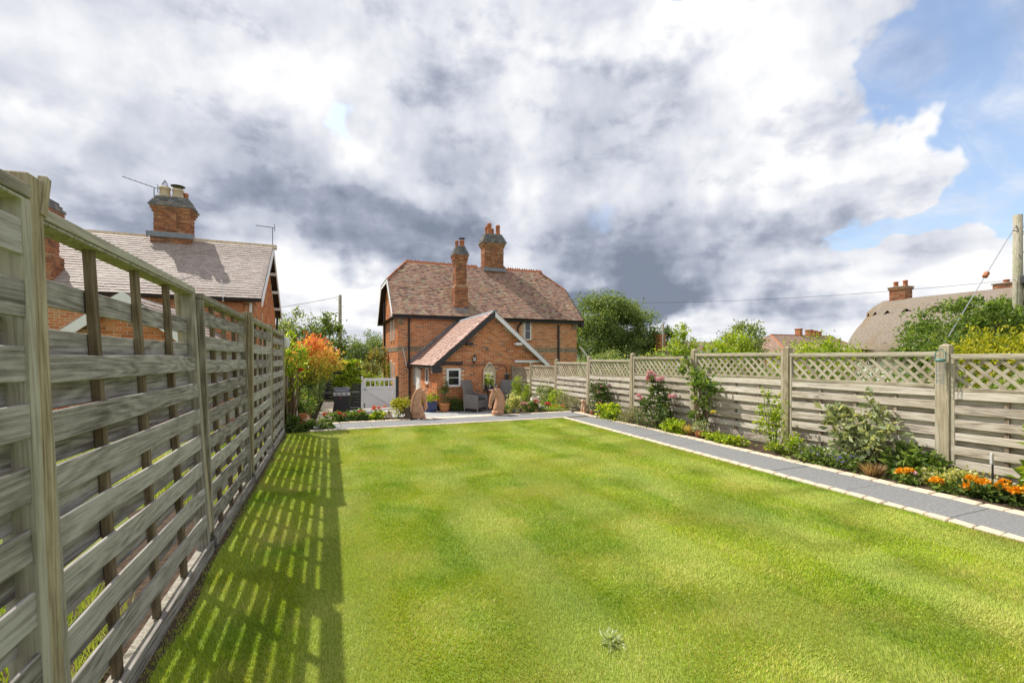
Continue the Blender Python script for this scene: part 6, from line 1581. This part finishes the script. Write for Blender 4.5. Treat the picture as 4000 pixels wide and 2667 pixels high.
# seated dog ornament
dg = thing('dog_statue', 'seated tan stone dog ornament beside the rose bush', 'statue', (6.2, 10.35, .02), R(20))
m = MB().tube([(.05, 0, .06), (.02, 0, .14), (-.02, 0, .22), (-.035, 0, .27)], [.085, .085, .065, .045], 12)
m.tube([(-.02, 0, .29), (-.06, 0, .30), (-.115, 0, .275)], [.05, .05, .028], 10)
for sy in (-1, 1):
    m.tube([(-.03, sy * .04, .18), (-.06, sy * .045, .08), (-.065, sy * .045, .01), (-.10, sy * .045, .008)], [.032, .024, .02, .018], 8)
    m.tube([(.06, sy * .07, .08), (.02, sy * .085, .05), (-.03, sy * .08, .015)], [.05, .04, .02], 8)
    m.tube([(-.03, sy * .04, .33), (-.03, sy * .065, .30), (-.035, sy * .065, .26)], [.015, .02, .008], 6)
o = m.build('body', M['statue_pale'], dg, smooth=True); md = o.modifiers.new('remesh', 'REMESH'); md.mode = 'VOXEL'; md.voxel_size = .008; md.use_smooth_shade = True
MB().box(-.14, .13, -.1, .1, -.02, .012).build('plinth', M['statue_pale'], dg, bevel=.006)
# terracotta urn, torso ornament, stake
pot('terracotta_urn', 'wide terracotta urn of leafy plants at the fence end', (-.56, 10.85, -.06), [(.10, 0), (.15, .1), (.19, .24), (.21, .30), (.215, .33)], 'terracotta', 320, [(0, 0, .45, .2, .18, .16)], 900, .06, 'leaf_mid', [(.08, -.08, .56, .035, 'petal_mauve')])
ts = thing('torso_statue', 'small pink stone torso ornament in front of the urn', 'statue', (-.42, 10.5, -.06))
m = MB().tube([(0, 0, 0), (0, 0, .06), (.005, 0, .12), (0, 0, .18), (.0, 0, .23), (0, 0, .25)], [.06, .078, .055, .065, .05, .025], 14)
m.tube([(0, 0, .24), (.0, 0, .30)], [.022, .02], 8)
for sy in (-1, 1):
    m.tube([(sy * .055, 0, .21), (sy * .085, .01, .17)], [.025, .016], 8); m.tube([(sy * .03, -.04, .185), (sy * .03, -.06, .18)], [.028, .012], 8)
o = m.build('body', M['statue_pale'], ts, smooth=True); md = o.modifiers.new('remesh', 'REMESH'); md.mode = 'VOXEL'; md.voxel_size = .007; md.use_smooth_shade = True
tag(board('garden_stake', None, 'wood_pale', (-.60, 10.45, -.1), (-.68, 10.6, 1.05), .03, .03), 'thin leaning wooden stake at the end of the fence', 'stake')
# white sensor lamp at the fence end
wl = thing('garden_light', 'white plastic lamp fixed at the far end of the slatted fence', 'lamp', (-.78, 9.84, 1.72))
MB().lathe([(.02, -.1), (.065, -.09), (.07, -.04), (.07, .08), (.06, .11), (.01, .12)], 16).build('shade', M['pale_plastic'], wl, smooth=True)
MB().tube([(-.07, 0, 0), (.0, 0, 0)], .02, 6).build('bracket', M['pale_plastic'], wl)
# closeboard fence beyond the slatted one
cf = thing('closeboard_fence', 'brown closeboard fence behind the climbing rose', 'fence', (-.97, 10.0, -.3))
for k in range(52):
    h_ = 1.55 + .0 * k
    MB().box(-.011, .011, k * .135, k * .135 + .13, 0, h_ + pr.uniform(-.01, .01)).build('plank', M['wood_rail_v'], cf)
for k in range(4):
    MB().box(-.1, -.012, .1 + k * 2.2, .2 + k * 2.2, 0, 1.7).build('post', M['wood_rail_v'], cf)
# weathered stump by the upright horse
m = MB().tube([(0, 0, 0), (.02, 0, .1), (-.02, .0, .2), (.05, .02, .28)], [.12, .09, .07, .03], 9).tube([(-.02, 0, .12), (-.1, .02, .2), (-.12, .02, .27)], [.05, .035, .015], 7).tube([(.02, -.04, .0), (-.1, -.08, .02)], [.06, .03], 7)
tag(m.build('driftwood', M['bark'], None, (1.72, 10.82, .02), smooth=True), 'gnarled brown driftwood stump beside the yellow shrub', 'stump')
# bird feeder, solar stake, cloche
bf = thing('bird_feeder', 'green and wire bird feeder hanging on the thick fence post', 'feeder', (6.555, 3.01, 1.30))
MB().lathe([(.03, .09), (.052, .10), (.048, .12), (.02, .132)], 16, (-.05, 0, 0)).build('lid', M['green_plastic'], bf, smooth=True)
m = MB()
for k in range(10):
    q = k * math.pi / 5
    m.tube([(-.05 + .04 * math.cos(q), .04 * math.sin(q), .09), (-.05 + .032 * math.cos(q), .032 * math.sin(q), -.16)], .0022, 4)
for z in (-.16, -.1, -.04, .02):
    m.tube([(-.05 + .036 * math.cos(a * .628), .036 * math.sin(a * .628), z) for a in range(11)], .0022, 4)
stuff(m.build('wire_cage', M['metal_grey'], bf))
MB().tube([(-.05, .05, .12), (-.05, .045, .2), (-.05, 0, .235), (-.05, -.045, .2), (-.05, -.05, .12)], .006, 6).build('handle', M['green_plastic'], bf)
MB().tube([(.0, 0, .235), (-.06, 0, .235)], .004, 5).build('nail', M['steel_dark'], bf)
sl = thing('solar_light', 'slim black solar stake light by the near fence panel', 'lamp', (6.46, 2.55, .0))
MB().tube([(0, 0, 0), (0, 0, .42)], .009, 6).build('stake', M['cable'], sl)
MB().box(-.03, .0, -.012, .012, .32, .44).build('head', M['pale_plastic'], sl, bevel=.005)
cl = thing('plastic_bottle', 'clear plastic tube with green ends lying by the thick post', 'bottle', (6.36, 2.98, .16), R(100))
MB().tube([(-.12, 0, 0), (.10, 0, 0)], .03, 12).build('tube', M['pale_plastic'], cl, smooth=True)
MB().tube([(.101, 0, 0), (.13, 0, 0), (.15, 0, 0)], [.034, .03, .012], 12).build('cap', M['green_plastic'], cl); MB().tube([(-.121, 0, 0), (-.15, 0, 0), (-.165, 0, 0)], [.034, .03, .012], 12).build('cap', M['green_plastic'], cl)
